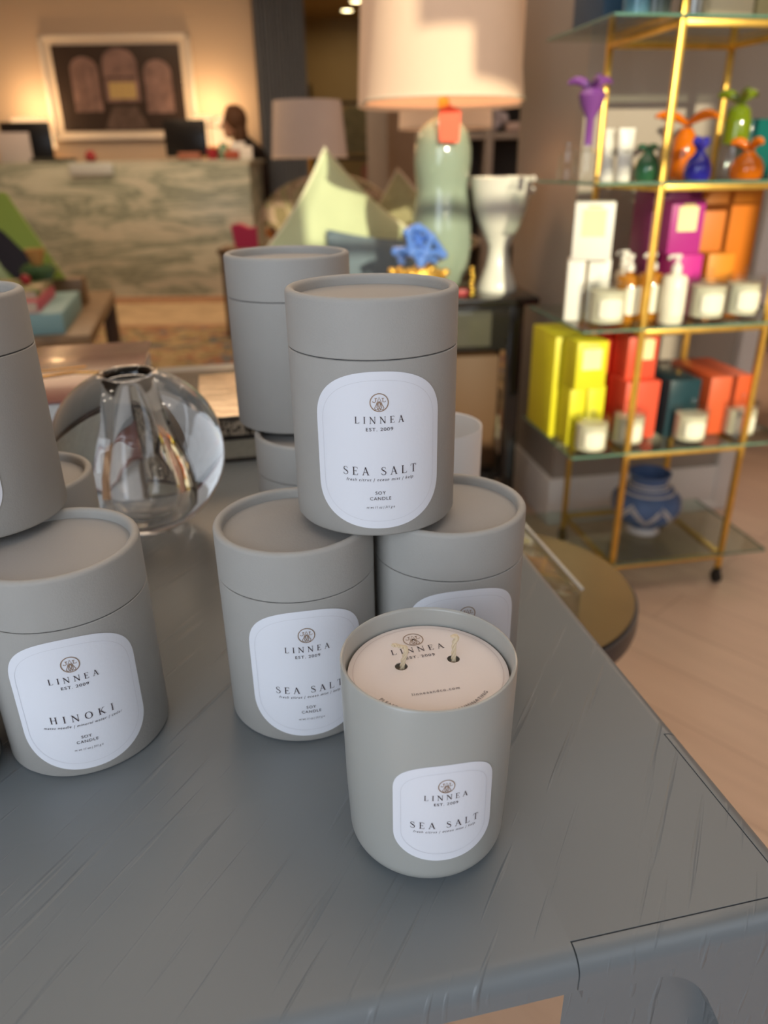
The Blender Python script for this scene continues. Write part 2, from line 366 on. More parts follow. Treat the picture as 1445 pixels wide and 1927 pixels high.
struct('ceiling_hall', G().add(box(1.14, 2.5, .08, cx=-.52, cy=9.87, cz=2.70)), mat('hall_ceiling_paint', (0.36, 0.25, 0.13), rough=.9, noise=.03))
# unseen shop front wall, its opening placed to let sun onto chosen things only
g = G()
FW = -1.62
def slab(x0, x1, z0, z1): g.add(box(x1-x0, .10, z1-z0, cx=(x0+x1)/2, cy=FW, cz=z0))
slab(-4.95, 0.68, 0, 2.9); slab(0.68, 1.72, 0, 1.27); slab(1.72, 3.95, 0, 2.9); slab(0.68, 1.72, 2.50, 2.9)
slab(0.90, 1.03, 2.36, 2.50); slab(1.03, 1.72, 2.25, 2.50); slab(0.68, 1.72, 1.96, 1.98)  # blocks and bar added to shape the sun patches
struct('wall_front_sun_mask', g, mat('shopfront_paint', (0.45, 0.46, 0.47), rough=.8, noise=.02))
wf = struct('window_1', G().add(box(1.06, .008, 1.28, cx=1.20, cy=FW-.08, cz=1.24)), thin_glass('window_glass', (.97, .98, .98)))
# pillar wall behind the glass shelf, with baseboard and white jamb
PA = radians_pillar = 0.17
pm = T(.535, 2.195, 0) @ RZ(PA)
g = G().add(box(.56, .50, 2.9, cx=.28, cy=.25), pm)
struct('wall_pillar', g, GREYW, smooth=False)
g = G().add(box(.60, .014, .155, .004, cx=.285, cy=-.008), pm).add(box(.014, .50, .155, .004, cx=-.008, cy=.25), pm).add(box(.60, .02, .03, .004, cx=.285, cy=-.012), pm)
struct('baseboard_pillar', g, WHITE)
struct('trim_1', G().add(box(.055, .54, 2.88, .004, cx=.59, cy=.25), pm), WHITE)
# curtain at the opening
g = G(); n = 60; V = []; F = []
for i in range(n+1):
    x = -1.14+.47*i/n; y = 8.20+.035*sin(i*1.35)
    V += [(x, y, .02), (x, y, 2.88)]
for i in range(n): F.append([2*i, 2*i+2, 2*i+3, 2*i+1])
g.add((V, F)); V2 = [(x, y+.012, z) for x, y, z in V]; g.add((V2, F))
solo('curtain', 'long blue-grey pleated curtain hanging beside the opening to the back room', 'curtain', g, mat('blue_grey_curtain', (0.24, 0.265, 0.30), rough=.9, noise=.1, nscale=30))
# pilaster on the other side of the opening
struct('trim_2', G().add(box(.20, .2, 2.9, .005, cx=-.01, cy=8.0)), mat('grey_casing', (0.34, 0.30, 0.27), rough=.6, noise=.02))
# ceiling spotlights of the back room
SPOT = mat('spot_glow', (1, .85, .5), emit=9, ecol=(1, .82, .45))
def spot(px, py, label):
    p = at(px, py, 10.0); k = (2.69-CAMZ)/(p.z-CAMZ); p = CAMP+(p-CAMP)*k
    t = thing('ceiling_spotlight', label, 'ceiling light', (p.x, p.y, 2.70), 0, 'spotlights of the back room')
    make('trim_ring', G().add(lathe([(.065, 0), (.085, 0), (.085, -.012), (.065, -.012), (.065, 0)], 32)), WHITE, t)
    make('lens', G().add(lathe([(0, -.006), (.065, -.006), (.065, -.003), (0, -.003)], 32)), SPOT, t)
spot(653, 20, 'lower of the two lit ceiling spotlights in the back room'); spot(670, 3, 'upper lit ceiling spotlight, cut by the top edge of the photo')
# dark rack with clothes in the back room
DR = mat('dark_bronze_metal', (0.05, 0.035, 0.02), rough=.4, metal=.5)
t = thing('garment_rack', 'dark metal frame rack standing against the back room wall', 'rack', (-.42, 10.2, 0))
for x in (-.38, .40): make('post', G().add(box(.04, .04, 1.74 if x > 0 else 1.92, cx=x)), DR, t)
for z in (1.10, 1.70): make('rail', G().add(box(.74, .04, .04, cx=.01, cz=z)), DR, t)
def garment(x, z, w, h, col, label, Y=10.2):
    V = [(-w*.22, 0), (-w*.5, -h*.12), (-w*.42, -h*.5), (-w*.5, -h), (w*.5, -h), (w*.42, -h*.5), (w*.5, -h*.12), (w*.22, 0)]
    gg = G().add(prism([(a, b) for a, b in V], .05, 'y'))
    solo('hanging_garment', label, 'garment', gg, mat('cloth_%d' % int(1000*sum(col)+x*100), col, rough=.95, noise=.2, nscale=12), (x, Y, z))
garment(-.12, 1.06, .20, .5, (.42, .20, .17), 'dusty pink garment hanging low on the back room rack')
garment(-.28, 1.68, .3, .5, (.20, .19, .13), 'olive garment hanging on the upper rail of the back room rack')
garment(-.62, 1.68, .22, .45, (.36, .28, .18), 'tan garment at the left end of the upper rail of the back room rack')

# ============================================================ RECEPTION
# marble desk
DA = -0.035
dm = Vector((-2.84, 7.06, 0))
t = thing('reception_desk', 'large reception desk faced in green-veined marble at the back of the shop', 'desk', dm, DA)
make('front_slab', G().add(box(3.50, .10, 1.08, .006)), MARBLE, t)
make('desktop', G().add(box(3.52, .75, .03, .006, cy=.33, cz=1.08)), MARBLE, t)
make('end_panel', G().add(box(.06, .60, 1.08, .004, cx=1.70, cy=.36)), MARBLE, t)
# picture
def art():
    t = thing('framed_picture', 'large framed picture of an arched dark interior hanging on the back wall', 'picture', (-2.53, 8.46, 1.765), 0)
    Wp, Hp = 1.46, .90
    for nm, cx, cz, sx, sz in (('frame', 0, 0, 0, 0),):
        gg = G()
        for a in (-1, 1):
            gg.add(box(.035, .05, Hp, .004, base=False, cx=a*(Wp/2-.017))); gg.add(box(Wp, .05, .035, .004, base=False, cz=a*(Hp/2-.017)))
        make('frame', gg, mat('white_frame', (.8, .74, .66), rough=.4), t)
    make('mat_board', G().add(box(Wp-.06, .01, Hp-.06, base=False, cy=.012)), mat('mat_board', (.72, .64, .54), rough=.8), t)
    gg = G().add(box(1.24, .01, .74, base=False, cy=.0), None, 0)
    def arch(cx, zb, w, h, mi, y):
        P = [(cx-w/2, zb), (cx+w/2, zb)]+[(cx+w/2*cos(a), zb+h-w/2*.8+w/2*.8*sin(a)) for a in [pi*i/14 for i in range(15)]]
        gg.add(prism(P, .003, 'y'), T(0, y, 0), mi)
    arch(-.33, -.20, .27, .47, 1, -.006); arch(.02, -.12, .34, .46, 1, -.006); arch(.38, -.22, .27, .46, 1, -.006)
    for k in range(4): gg.add(box(.055, .002, .14, base=False, cx=-.075+.065*k, cy=-.0105, cz=-.02), None, 2)
    gg.add(box(.30, .002, .012, base=False, cx=.02, cy=-.0105, cz=.09), None, 0)
    for k in range(3): gg.add(box(.012, .002, .36, base=False, cx=-.40+.07*k, cy=-.0105, cz=-.02), None, 3)
    gg.add(prism([(-.20, -.36), (.24, -.36), (.14, -.16), (-.10, -.16)], .003, 'y'), T(0, -.006, 0), 3)
    make('print', gg, [mat('print_dark', (.045, .032, .028), rough=.25), mat('print_mauve', (.23, .15, .14), rough=.3, noise=.35, nscale=9),
                       mat('print_gold', (.55, .42, .18), rough=.3), mat('print_brown', (.12, .085, .075), rough=.3, noise=.4, nscale=12)], t)
art()
# table lamps behind the desk
SHW = mat('lit_linen_shade', (.9, .68, .42), rough=.9, emit=1.0, ecol=(1, .66, .34), noise=.03)
def drum(r0, r1, h, th=.004): return lathe([(r0, 0), (r1, h), (r1-th, h), (r0-th, 0), (r0, 0)], 64)
def desk_lamp(x, y, label, energy):
    t = thing('table_lamp', label, 'lamp', (x, y, 0), 0, 'lit lamps behind the reception desk')
    make('lamp_shade', G().add(drum(.20, .17, .26), T(0, 0, 1.24)), SHW, t)
    make('stem', G().add(lathe([(0, .80), (.07, .80), (.07, .82), (.015, .84), (.03, 1.0), (.012, 1.15), (.01, 1.35), (0, 1.35)], 24)), GOLD, t)
    light('lamp_bulb', 'POINT', (x, y, 1.62), energy, (1, .62, .30), shadow_soft_size=.08)
t = thing('back_counter', 'low wooden counter against the wall behind the reception desk', 'counter', (-2.95, 8.24, 0))
make('cabinet_body', G().add(box(3.2, .38, .77, .005)), DWOOD, t); make('countertop', G().add(box(3.24, .42, .03, .004, cz=.77)), DWOOD, t)
p = at(62, 255, 8.22); desk_lamp(p.x, p.y, 'glowing shaded lamp at the left end behind the reception desk', 8)
p = at(398, 250, 8.22); desk_lamp(p.x, p.y, 'glowing shaded lamp behind the reception desk beside the person', 8)
# monitors
def monitor(px, label, w, yaw):
    p = at(px, 300, 7.35)
    t = thing('computer_monitor', label, 'monitor', (p.x, p.y, 1.11), yaw, 'monitors on the reception desk')
    make('screen', G().add(box(w, .03, .29, .006, cz=.03)), mat('monitor_black', (.008, .008, .009), rough=.3), t)
    make('stand', G().add(box(.05, .03, .12, cy=.03)).add(box(.18, .14, .01, .002, cy=.03)), mat('monitor_stand', (.03, .03, .03), rough=.4), t)
monitor(58, 'black computer monitor at the left end of the reception desk', .42, .1)
monitor(354, 'black computer monitor near the right end of the reception desk', .37, -.05)
p = at(32, 298, 7.22)
solo('paper_stand', 'pale sign sheet standing before the left desk monitor', 'sign', G().add(box(.27, .02, .235, .003)), mat('pale_grey_sheet', (.55, .5, .48), rough=.6), (p.x, p.y, 1.11), .1)
def lil(px, py, Y, g_, mt, name, label, cat, z=1.11, rz=0):
    p = at(px, py, Y); return solo(name, label, cat, g_, mt, (p.x, p.y, z), rz)
RED = mat('deep_red', (.30, .012, .02), rough=.4)
lil(171, 298, 7.15, G().add(lathe([(0, 0), (.035, 0), (.05, .04), (.03, .08), (0, .09)], 20)), RED, 'ornament', 'small dark red rounded ornament near the middle of the marble desk', 'ornament')
lil(172, 320, 6.98, G().add(box(.36, .02, .09, .003)), mat('frosted_sign', (.55, .6, .6), rough=.2), 'desk_sign', 'pale frosted sign leaning on the top edge of the marble desk', 'sign', 1.005)
lil(100, 298, 7.1, G().add(box(.34, .16, .03, .006)), mat('dark_tray', (.05, .055, .045), rough=.3), 'tray', 'flat dark tray beside the left monitor on the desk', 'tray')
lil(358, 297, 7.15, G().add(box(.19, .10, .06, .01)), mat('terracotta', (.35, .13, .08), rough=.5), 'box', 'small terracotta box before the right desk monitor', 'box')
lil(401, 297, 7.12, G().add(lathe([(0, 0), (.04, 0), (.05, .08), (.045, .09), (0, .09)], 20)), RED, 'cup', 'dark red cup on the desk right of the right monitor', 'cup')
lil(437, 297, 7.12, G().add(box(.12, .08, .07, .01)), mat('brick_red', (.38, .08, .04), rough=.5), 'box', 'brick red small box near the right end of the desk', 'box')
lil(466, 300, 7.12, G().add(box(.09, .03, .10, .004)), WHITE, 'card', 'white card standing at the right end of the reception desk', 'card')
lil(450, 300, 7.30, G().add(box(.12, .03, .14, .004)), WHITE, 'card', 'taller white card behind the other at the desk end', 'card')
lil(422, 296, 7.20, G().add(lathe([(0, 0), (.04, 0), (.055, .05), (.03, .10), (.035, .13), (0, .13)], 20)), mat('sea_glass', (.35, .62, .45), rough=.1, trans=.6), 'vase', 'small sea green glass vase on the desk near the person', 'vase')
# jewellery stand
t = thing('jewellery_stand', 'thin dark branching jewellery stand beside the right desk monitor', 'stand', at(401, 298, 7.3)*1.0); t.location.z = 1.11
make('stem', G().add(tube([(0, 0, 0), (0, 0, .32)], .006, 8)).add(lathe([(0, 0), (.05, 0), (.05, .008), (0, .01)], 20)), DR, t)
make('arm', G().add(tube([(-.09, 0, .24), (0, 0, .27), (.12, 0, .24)], .005, 8)).add(tube([(0, 0, .30), (.07, 0, .33)], .005, 8)), DR, t)

# person behind the desk end
def person():
    t = thing('person', 'person with brown hair in a dark jacket leaning over the marble desk end', 'person', (0, 0, 0))
    Y = 7.95
    hd = at(436, 232, Y-.05)
    sh = at(468, 278, Y); hp = at(492, 385, Y); hp.z = .92
    fx, fy = hp.x, Y
    V = [(hp.x, Y, .93), (hp.x-.02, Y, 1.05), ((sh.x+hp.x)/2+.02, Y, (sh.z+.98)/2+.03), (sh.x+.02, Y, sh.z-.02), (sh.x-.02, Y, sh.z+.05), (hd.x+.02, Y, hd.z-.08),
         (sh.x+.01, Y-.15, sh.z-.03), (sh.x-.04, Y-.19, sh.z-.22), (sh.x-.24, Y-.16, sh.z-.20),
         (sh.x+.01, Y+.15, sh.z-.03), (sh.x-.02, Y+.19, sh.z-.24), (sh.x-.22, Y+.14, sh.z-.20),
         (hp.x, Y-.09, .88), (hp.x-.03, Y-.10, .48), (hp.x+.02, Y-.10, .08), (hp.x-.12, Y-.12, .05),
         (hp.x, Y+.09, .88), (hp.x+.03, Y+.10, .48), (hp.x+.08, Y+.10, .08), (hp.x-.06, Y+.12, .05)]
    E_ = [(0, 1), (1, 2), (2, 3), (3, 4), (4, 5), (3, 6), (6, 7), (7, 8), (3, 9), (9, 10), (10, 11), (0, 12), (12, 13), (13, 14), (14, 15), (0, 16), (16, 17), (17, 18), (18, 19)]
    R_ = [.13, .13, .14, .13, .06, .05, .065, .048, .033, .065, .048, .033, .09, .065, .045, .035, .09, .065, .045, .035]
    me = bpy.data.meshes.new('body'); me.from_pydata(V, E_, []); o = bpy.data.objects.new('body', me); SC.collection.objects.link(o); o.parent = t
    o.modifiers.new('Skin', 'SKIN').use_smooth_shade = True
    for i, r in enumerate(R_): me.skin_vertices[0].data[i].radius = (r, r)
    me.skin_vertices[0].data[0].use_root = True
    o.modifiers.new('Sub', 'SUBSURF').levels = 2; o.modifiers['Sub'].render_levels = 2
    me.materials.append(mat('dark_jacket', (.018, .012, .012), rough=.85, noise=.2))
    SK = mat('skin', (.50, .27, .18), rough=.5, noise=.03)
    def sp(r, sx, sy, sz, dx, dy, dz): return ball(r, sx, sy, sz), T(hd.x+dx, Y+dy, hd.z+dz)
    g = G().add(*sp(.095, 1.0, .80, 1.22, 0, 0, 0)).add(*sp(.05, .9, .9, .8, -.045, 0, -.085)).add(*sp(.017, 1.5, .8, 1.1, -.098, 0, -.015)).add(*sp(.016, .7, 1.4, .45, -.088, 0, -.058)).add(*sp(.022, .6, .35, 1, .01, -.078, -.01))
    h = make('head', g, SK, t)
    make('eye', G().add(*sp(.011, .7, 1, .8, -.085, -.035, .012)).add(*sp(.011, .7, 1, .8, -.085, .035, .012)), mat('eye_dark', (.02, .015, .01), rough=.2), h)
    g = G().add(*sp(.112, 1.0, .88, 1.12, .028, 0, .035)).add(*sp(.09, .75, .95, 1.7, .065, 0, -.09)).add(*sp(.07, .8, .9, 1.3, -.015, 0, .065))
    make('hair', g, mat('brown_hair', (.09, .04, .018), rough=.7, noise=.4, nscale=40), t)
    for s in (-1, 1):
        w = Vector(V[8 if s < 0 else 11]); g = G().add(ball(.04, 1.1, .9, .45), T(w.x-.05, w.y, w.z))
        for k in range(4):
            y = w.y+(k-1.5)*.019; L = (.07, .08, .075, .06)[k]
            g.add(tube([(w.x-.075, y, w.z), (w.x-.075-L*.55, y, w.z-.006), (w.x-.075-L, y, w.z-.026)], [.0095, .009, .007], 8))
        g.add(tube([(w.x-.04, w.y-s*.03, w.z), (w.x-.07, w.y-s*.055, w.z-.008), (w.x-.095, w.y-s*.06, w.z-.02)], [.011, .010, .008], 8))
        make('hand', g, SK, t)
person()

# ============================================================ MIDDLE OF THE SHOP
# rug
g = G(); rm = T(-1.0, 5.05, .0025)
g.add(box(5.2, 3.7, .003, base=False), rm, 0)
g.add(box(5.0, 1.0, .0036, base=False, cy=1.05), rm, 1); g.add(box(4.4, 2.1, .0042, base=False, cy=-.60), rm, 2)
solo('rug', 'patterned rug with a rust border in front of the marble desk', 'rug', g,
     [mat('rust_border', (.30, .155, .085), rough=.95, noise=.25, nscale=8), mat('sand_band', (.42, .31, .185), rough=.95, noise=.2, nscale=6),
      patterned('rug_pattern', [(.08, .10, .12), (.22, .16, .07), (.34, .25, .13), (.24, .11, .06), (.10, .13, .15)], 5)])
# coffee table
cm = (-1.19, 3.10); CA = 0.235
t = thing('coffee_table', 'low brown wooden table behind the gray display table, books on top', 'table', (cm[0], cm[1], 0), CA)
WD = mat('brown_oak', (.20, .125, .06), rough=.4, noise=.25, nscale=14)
make('tabletop', G().add(box(1.0, 1.24, .05, .005, cx=-.5, cy=.60, cz=.40)), WD, t)
for x, y in ((-.04, .0), (-.04, 1.18), (-.96, .0), (-.96, 1.18)): make('leg', G().add(box(.07, .07, .40, .004, cx=x, cy=y)), mat('dark_oak', (.07, .035, .015), rough=.5, noise=.2), t)
def cbox(name, label, cat, x, y, z, sx, sy, sz, mt, rz=CA, bev=.004):
    return solo(name, label, cat, G().add(box(sx, sy, sz, bev)), mt, (x, y, z), rz)
p = atz(50, 600, .55)
b0 = Vector(cm)
def loc(u, v, base, a): return (base[0]+u*cos(a)-v*sin(a), base[1]+u*sin(a)+v*cos(a))
x, y = loc(-.32, .32, cm, CA)
cbox('storage_box', 'light blue box on the wooden coffee table', 'box', x, y, .45, .44, .60, .085, mat('pale_blue_board', (.20, .36, .38), rough=.5))
def book(label, x, y, z, sx, sy, sz, cover, rz, group=None, pages=(.72, .68, .6), name='book', cov_label=None):
    t = thing(name, label, 'book', (x, y, z), rz, group)
    c = .003
    g = G().add(box(sx, sy, c, .001)).add(box(sx, sy, c, .001, cz=sz-c)).add(box(c, sy, sz, .001, cx=-sx/2+c/2))
    make('cover', g, cover, t); make('page_block', G().add(box(sx-.008, sy-.010, sz-2*c, cx=-.001, cz=c)), mat('pages_%d' % int(pages[0]*1000+pages[2]*10), pages, rough=.8, noise=.08, nscale=200), t)
    return t
PINK = mat('pink_cloth', (.52, .10, .14), rough=.6)
x, y = loc(-.36, .28, cm, CA); book('pink book lying on the light blue box', x, y, .535, .34, .46, .045, PINK, CA+pi, pages=(.6, .5, .38))
x, y = loc(-.36, .34, cm, CA); book('green and cream book lying on the pink book', x, y, .58, .32, .42, .03, patterned('green_cream_cover', [(.45, .36, .22), (.20, .24, .10), (.5, .38, .25)], 6), CA+pi, pages=(.6, .5, .38))
x, y = loc(-.24, .50, cm, CA)
t = thing('candle_holder', 'green and amber glass ornament at the back corner of the book pile', 'ornament', (x, y, .61))
make('bowl', G().add(lathe([(0, 0), (.05, 0), (.08, .04), (.06, .065), (0, .06)], 24)), mat('dark_green_glass', (.06, .12, .05), rough=.1), t)
make('cup', G().add(lathe([(0, .06), (.02, .06), (.045, .13), (.04, .13), (0, .075)], 24)), mat('amber_wax', (.5, .26, .08), rough=.4), t)
x, y = loc(-.27, .33, cm, CA); solo('ornament', 'small red ball on the green and cream book', 'ornament', G().add(ball(.022), T(0, 0, .022)), RED, (x, y, .61))
# standing green book with two figures
gx = at(48, 522, 3.42)
t = thing('book', 'large bright green book standing open with figures in dark suits on its cover', 'book', (-1.79, 3.75, .577), .12)
lean = T(0, 0, 0) @ RX(-.28)
LG = mat('lime_green', (.30, .42, .07), rough=.4)
make('cover', G().add(prism([(-.40, 0), (.27, 0), (.04, .40), (-.40, .40)], .02, 'y'), lean), LG, t)
def fig(dx, s):
    return [(dx+.00*s, .0), (dx+.17*s, .0), (dx+.06*s, .13), (dx-.03*s, .22), (dx-.09*s, .26), (dx-.14*s, .22), (dx-.12*s, .12)]
g = G().add(prism(fig(.04, .9), .003, 'y'), lean @ T(0, -.0205, 0), 0).add(prism(fig(-.16, .7), .003, 'y'), lean @ T(0, -.0205, 0), 0)
g.add(prism([(-.125+.032*cos(a), .285+.036*sin(a)) for a in [2*pi*i/16 for i in range(16)]], .003, 'y'), lean @ T(0, -.0205, 0), 1)
g.add(prism([(-.135+.05*cos(a), .315+.035*sin(a)) for a in [2*pi*i/16 for i in range(16)]], .004, 'y'), lean @ T(0, -.0205, 0), 0)
g.add(prism([(-.10, .05), (-.02, .0), (.02, .0), (-.09, .20), (-.12, .22)], .0035, 'y'), lean @ T(0, -.0205, 0), 2)
make('cover_picture', g, [mat('figure_dark', (.018, .014, .022), rough=.5), mat('figure_skin', (.5, .28, .2), rough=.5), mat('pale_green_print', (.45, .55, .28), rough=.5)], t)
solo('book_rest', 'plain wooden rest under the standing green book', 'stand', G().add(box(.72, .10, .127, .004)), WD, (-1.82, 3.80, .45), .12)

# armchair with floral pattern, sofa and cushions
FLOR = patterned('floral_linen', [(.40, .33, .20), (.30, .27, .13), (.46, .33, .22), (.22, .17, .08), (.42, .34, .21)], 7)
def soft(sx, sy, sz, bev, seg=5): return box(sx, sy, sz, bev, seg)
t = thing('armchair', 'floral patterned armchair with a rounded back behind the pale green cushion', 'armchair', (-.30, 4.25, 0), -.05)
bk = [(-.40, .38), (.40, .38), (.40, .75)]+[(.40*cos(a), .72+.30*sin(a)) for a in [pi*i/16 for i in range(1, 16)]]+[(-.40, .75)]
make('backrest', G().add(prism(bk, .16, 'y'), T(0, .38, 0)), FLOR, t)
make('seat', G().add(soft(.78, .72, .30, .06), T(0, -.04, .12)), FLOR, t)
for s in (-1, 1): make('armrest', G().add(soft(.14, .70, .50, .06), T(s*.40, -.02, .12)), FLOR, t)
for x in (-.34, .34):
    for y in (-.32, .30): make('leg', G().add(lathe([(0, 0), (.018, 0), (.028, .14), (0, .14)], 12), T(x, y, 0)), DWOOD, t)
def pillow(name, label, mt, loc_, rot, s=.45, th=.15, piping=None):
    n = 22; V = []; F = []
    for side in (1, -1):
        for i in range(n+1):
            for j in range(n+1):
                u = -1+2*i/n; v = -1+2*j/n
                pin = 1-.10*(1-min(abs(u), 1)**2)*abs(v)**3-.0
                x = u*(1-.09*(1-v*v)*abs(u)**2)*s/2*1.0; z = v*(1-.09*(1-u*u)*abs(v)**2)*s/2
                y = side*th/2*((1-u**2)*(1-v**2))**.45*(1+.06*sin(5*u+3*v))
                V.append((x, y, z))
    for sd in (0, 1):
        o_ = sd*(n+1)**2
        for i in range(n):
            for j in range(n): a = o_+i*(n+1)+j; F.append([a, a+1, a+n+2, a+n+1])
    t = thing(name, label, 'cushion', loc_); t.rotation_euler = rot
    make('cushion_cover', G().add((V, F)), mt, t, angle=80)
    e = [(-1+2*i/n, -1) for i in range(n)]+[(1, -1+2*i/n) for i in range(n)]+[(1-2*i/n, 1) for i in range(n)]+[(-1, 1-2*i/n) for i in range(n)]
    P = [(u*(1-.09*(1-v*v)*abs(u)**2)*s/2, 0, v*(1-.09*(1-u*u)*abs(v)**2)*s/2) for u, v in e]
    make('piping', G().add(tube(P, .006, 6, True)), piping or mt, t)
    return t
t = thing('sofa', 'low upholstered bench seat holding the cushions behind the display table', 'sofa', (-.20, 3.25, 0), .02)
SOF = mat('blue_grey_upholstery', (.22, .25, .26), rough=.9, noise=.1)
make('seat', G().add(soft(.64, .75, .30, .05), T(0, 0, .12)), SOF, t)
for x in (-.26, .26):
    for y in (-.3, .3): make('leg', G().add(box(.05, .05, .12, cx=x, cy=y)), DWOOD, t)
PG = mat('pale_green_velvet', (.50, .58, .36), rough=.85, noise=.05)
pillow('cushion', 'large pale green cushion standing on its corner, sunlit on the left', PG, (-.155, 3.02, .79), (rad(-8), rad(40), rad(26)), .47, .22, mat('cream_piping', (.7, .68, .5), rough=.8))
pillow('cushion', 'olive cushion with cream border standing on its corner behind the coral ornament', mat('olive_weave', (.32, .30, .16), rough=.9, noise=.15, nscale=50), (.105, 3.36, .725), (rad(-10), rad(36), rad(-28)), .46, .14, mat('cream_edge', (.62, .5, .36), rough=.8))
pillow('cushion', 'added grey blue cushion standing in for the shaded side of the green cushion', mat('cushion_shade_blue', (.13, .18, .22), rough=.9, noise=.15), (.02, 2.80, .62), (rad(-14), rad(5), rad(6)), .44, .12)  # dark blue colour paints the shade on the green cushion
# magenta and orange things by the armchair
t = thing('side_stool', 'small dark low table beside the armchair with magenta bag on it', 'table', (-.85, 5.3, 0))
make('tabletop', G().add(box(.42, .34, .03, .003, cz=.54)), DWOOD, t)
for x in (-.18, .18):
    for y in (-.14, .14): make('leg', G().add(box(.03, .03, .54, cx=x, cy=y)), DWOOD, t)
solo('gift_bag', 'magenta gift bag on the small dark table beside the marble desk', 'bag', G().add(prism([(-.08, 0), (.08, 0), (.10, .14), (.02, .12), (-.05, .15), (-.10, .14)], .09, 'y')), mat('magenta_paper', (.50, .02, .09), rough=.5), (-.87, 5.3, .57))
solo('toy', 'orange and dark patterned plush seated on the armchair', 'toy', G().add(ball(.11, 1, .9, 1.15), T(0, 0, .12)).add(ball(.075), T(.02, 0, .27)).add(ball(.03), T(-.04, 0, .34)).add(ball(.03), T(.07, 0, .34)),
     patterned('orange_pattern', [(.48, .16, .03), (.48, .16, .03), (.10, .05, .02), (.42, .10, .03)], 9), (-.50, 3.98, .42))

# lamps
def big_lamp(label, x, y, z0, shade, base_prof, basem, shadem, neck, name='table_lamp', group=None):
    t = thing(name, label, 'lamp', (x, y, z0), 0, group)
    r0, r1, zb, h = shade
    sh = make('lamp_shade', G().add(drum(r0, r1, h), T(0, 0, zb-z0)), shadem, t)
    make('shade_trim', G().add(tube([(r0*cos(a), r0*sin(a), zb-z0+.004) for a in [2*pi*i/48 for i in range(48)]], .004, 6, True)), mat('shade_piping', (.75, .62, .48), rough=.8), sh)
    make('base', G().add(lathe(base_prof, 48)), basem, t)
    zt = base_prof[-1][1] if base_prof[-1][0] > 0 else base_prof[-1][1]
    make('neck', G().add(lathe([(0, zt-.004), (.016, zt-.004), (.016, zt+.02), (.009, zt+.03), (.009, zb-z0+h*.6), (0, zb-z0+h*.6)], 20)), GOLD, t)
    return t
LIN = mat('cream_linen_shade', (.64, .47, .35), rough=.9, emit=.20, ecol=(1, .60, .34), noise=.03, bump=.1, bscale=150)
LIN2 = mat('cool_linen_shade', (.56, .48, .44), rough=.9, noise=.03)
ST = .722    # side table top height
lx, ly = .176, 2.28
celadon = mat('celadon_glass', (.36, .46, .36), rough=.08, trans=.25, coat=.6, sub=.0)
gourd = [(0, 0), (.045, 0), (.052, .012), (.070, .05), (.082, .09), (.087, .13), (.084, .18), (.077, .23), (.071, .265), (.070, .285), (.074, .31), (.079, .345), (.078, .38), (.068, .42), (.045, .445), (.024, .455), (.020, .475), (0, .475)]
t = big_lamp('large table lamp with cream shade, pale green gourd glass base and red tag', lx, ly, ST, (.212, .165, 1.212, .42), gourd, celadon, LIN, .04)
p = at(845, 232, ly-.10)
tg = make('price_tag', G().add(prism([(-.024, -.042), (.026, -.045), (.030, .030), (.0, .042), (-.026, .034)], .0015, 'y')).add(tube([(0, 0, .04), (-.01, .03, .075)], .001, 6)), mat('red_orange_card', (.85, .10, .03), rough=.5), t)
tg.location = (p.x-lx, p.y-ly, p.z-ST)
light('big_lamp_bulb', 'POINT', (lx, ly, 1.38), 2.6, (1, .60, .32), shadow_soft_size=.05)
big_lamp('second lamp with a wide peach shade behind the large gourd lamp', .23, 3.0, 0.74, (.30, .275, 1.245, .5), [(0, 0), (.05, 0), (.06, .03), (.03, .2), (.04, .35), (.015, .42), (0, .42)], WHITE, LIN, .04)
big_lamp('lamp with a short peach shade glimpsed below the large lamp shade', .31, 3.9, 0.74, (.215, .20, 1.205, .30), [(0, 0), (.06, 0), (.06, .02), (.02, .04), (.02, .36), (0, .36)], GOLD, LIN, .04)
for x, y, l in ((.23, 3.0, 'narrow dark plinth hidden behind the large lamp, under the wide peach lamp'), (.31, 3.9, 'narrow dark plinth far behind the large lamp, under the short peach lamp')):
    solo('plinth', l, 'plinth', G().add(box(.20, .20, .74, .004)), DWOOD, (x, y, 0))
sx, sy = at(580, 240, 4.9).x, 4.9
zb = at(580, 298, 4.9).z; zt_ = at(580, 190, 4.9).z
big_lamp('smaller lamp with a plain grey white shade in front of the back room opening', sx, sy, .60, (.222, .195, zb, zt_-zb), [(0, 0), (.07, 0), (.08, .03), (.035, .10), (.05, .25), (.02, .38), (0, .38)], WHITE, LIN2, .04)
t = thing('side_table', 'small wooden table under the plain grey white lamp', 'table', (sx, sy, 0))
make('tabletop', G().add(box(.45, .45, .03, .004, cz=.57)), DWOOD, t)
for x in (-.19, .19):
    for y in (-.19, .19): make('leg', G().add(box(.035, .035, .57, cx=x, cy=y)), DWOOD, t)

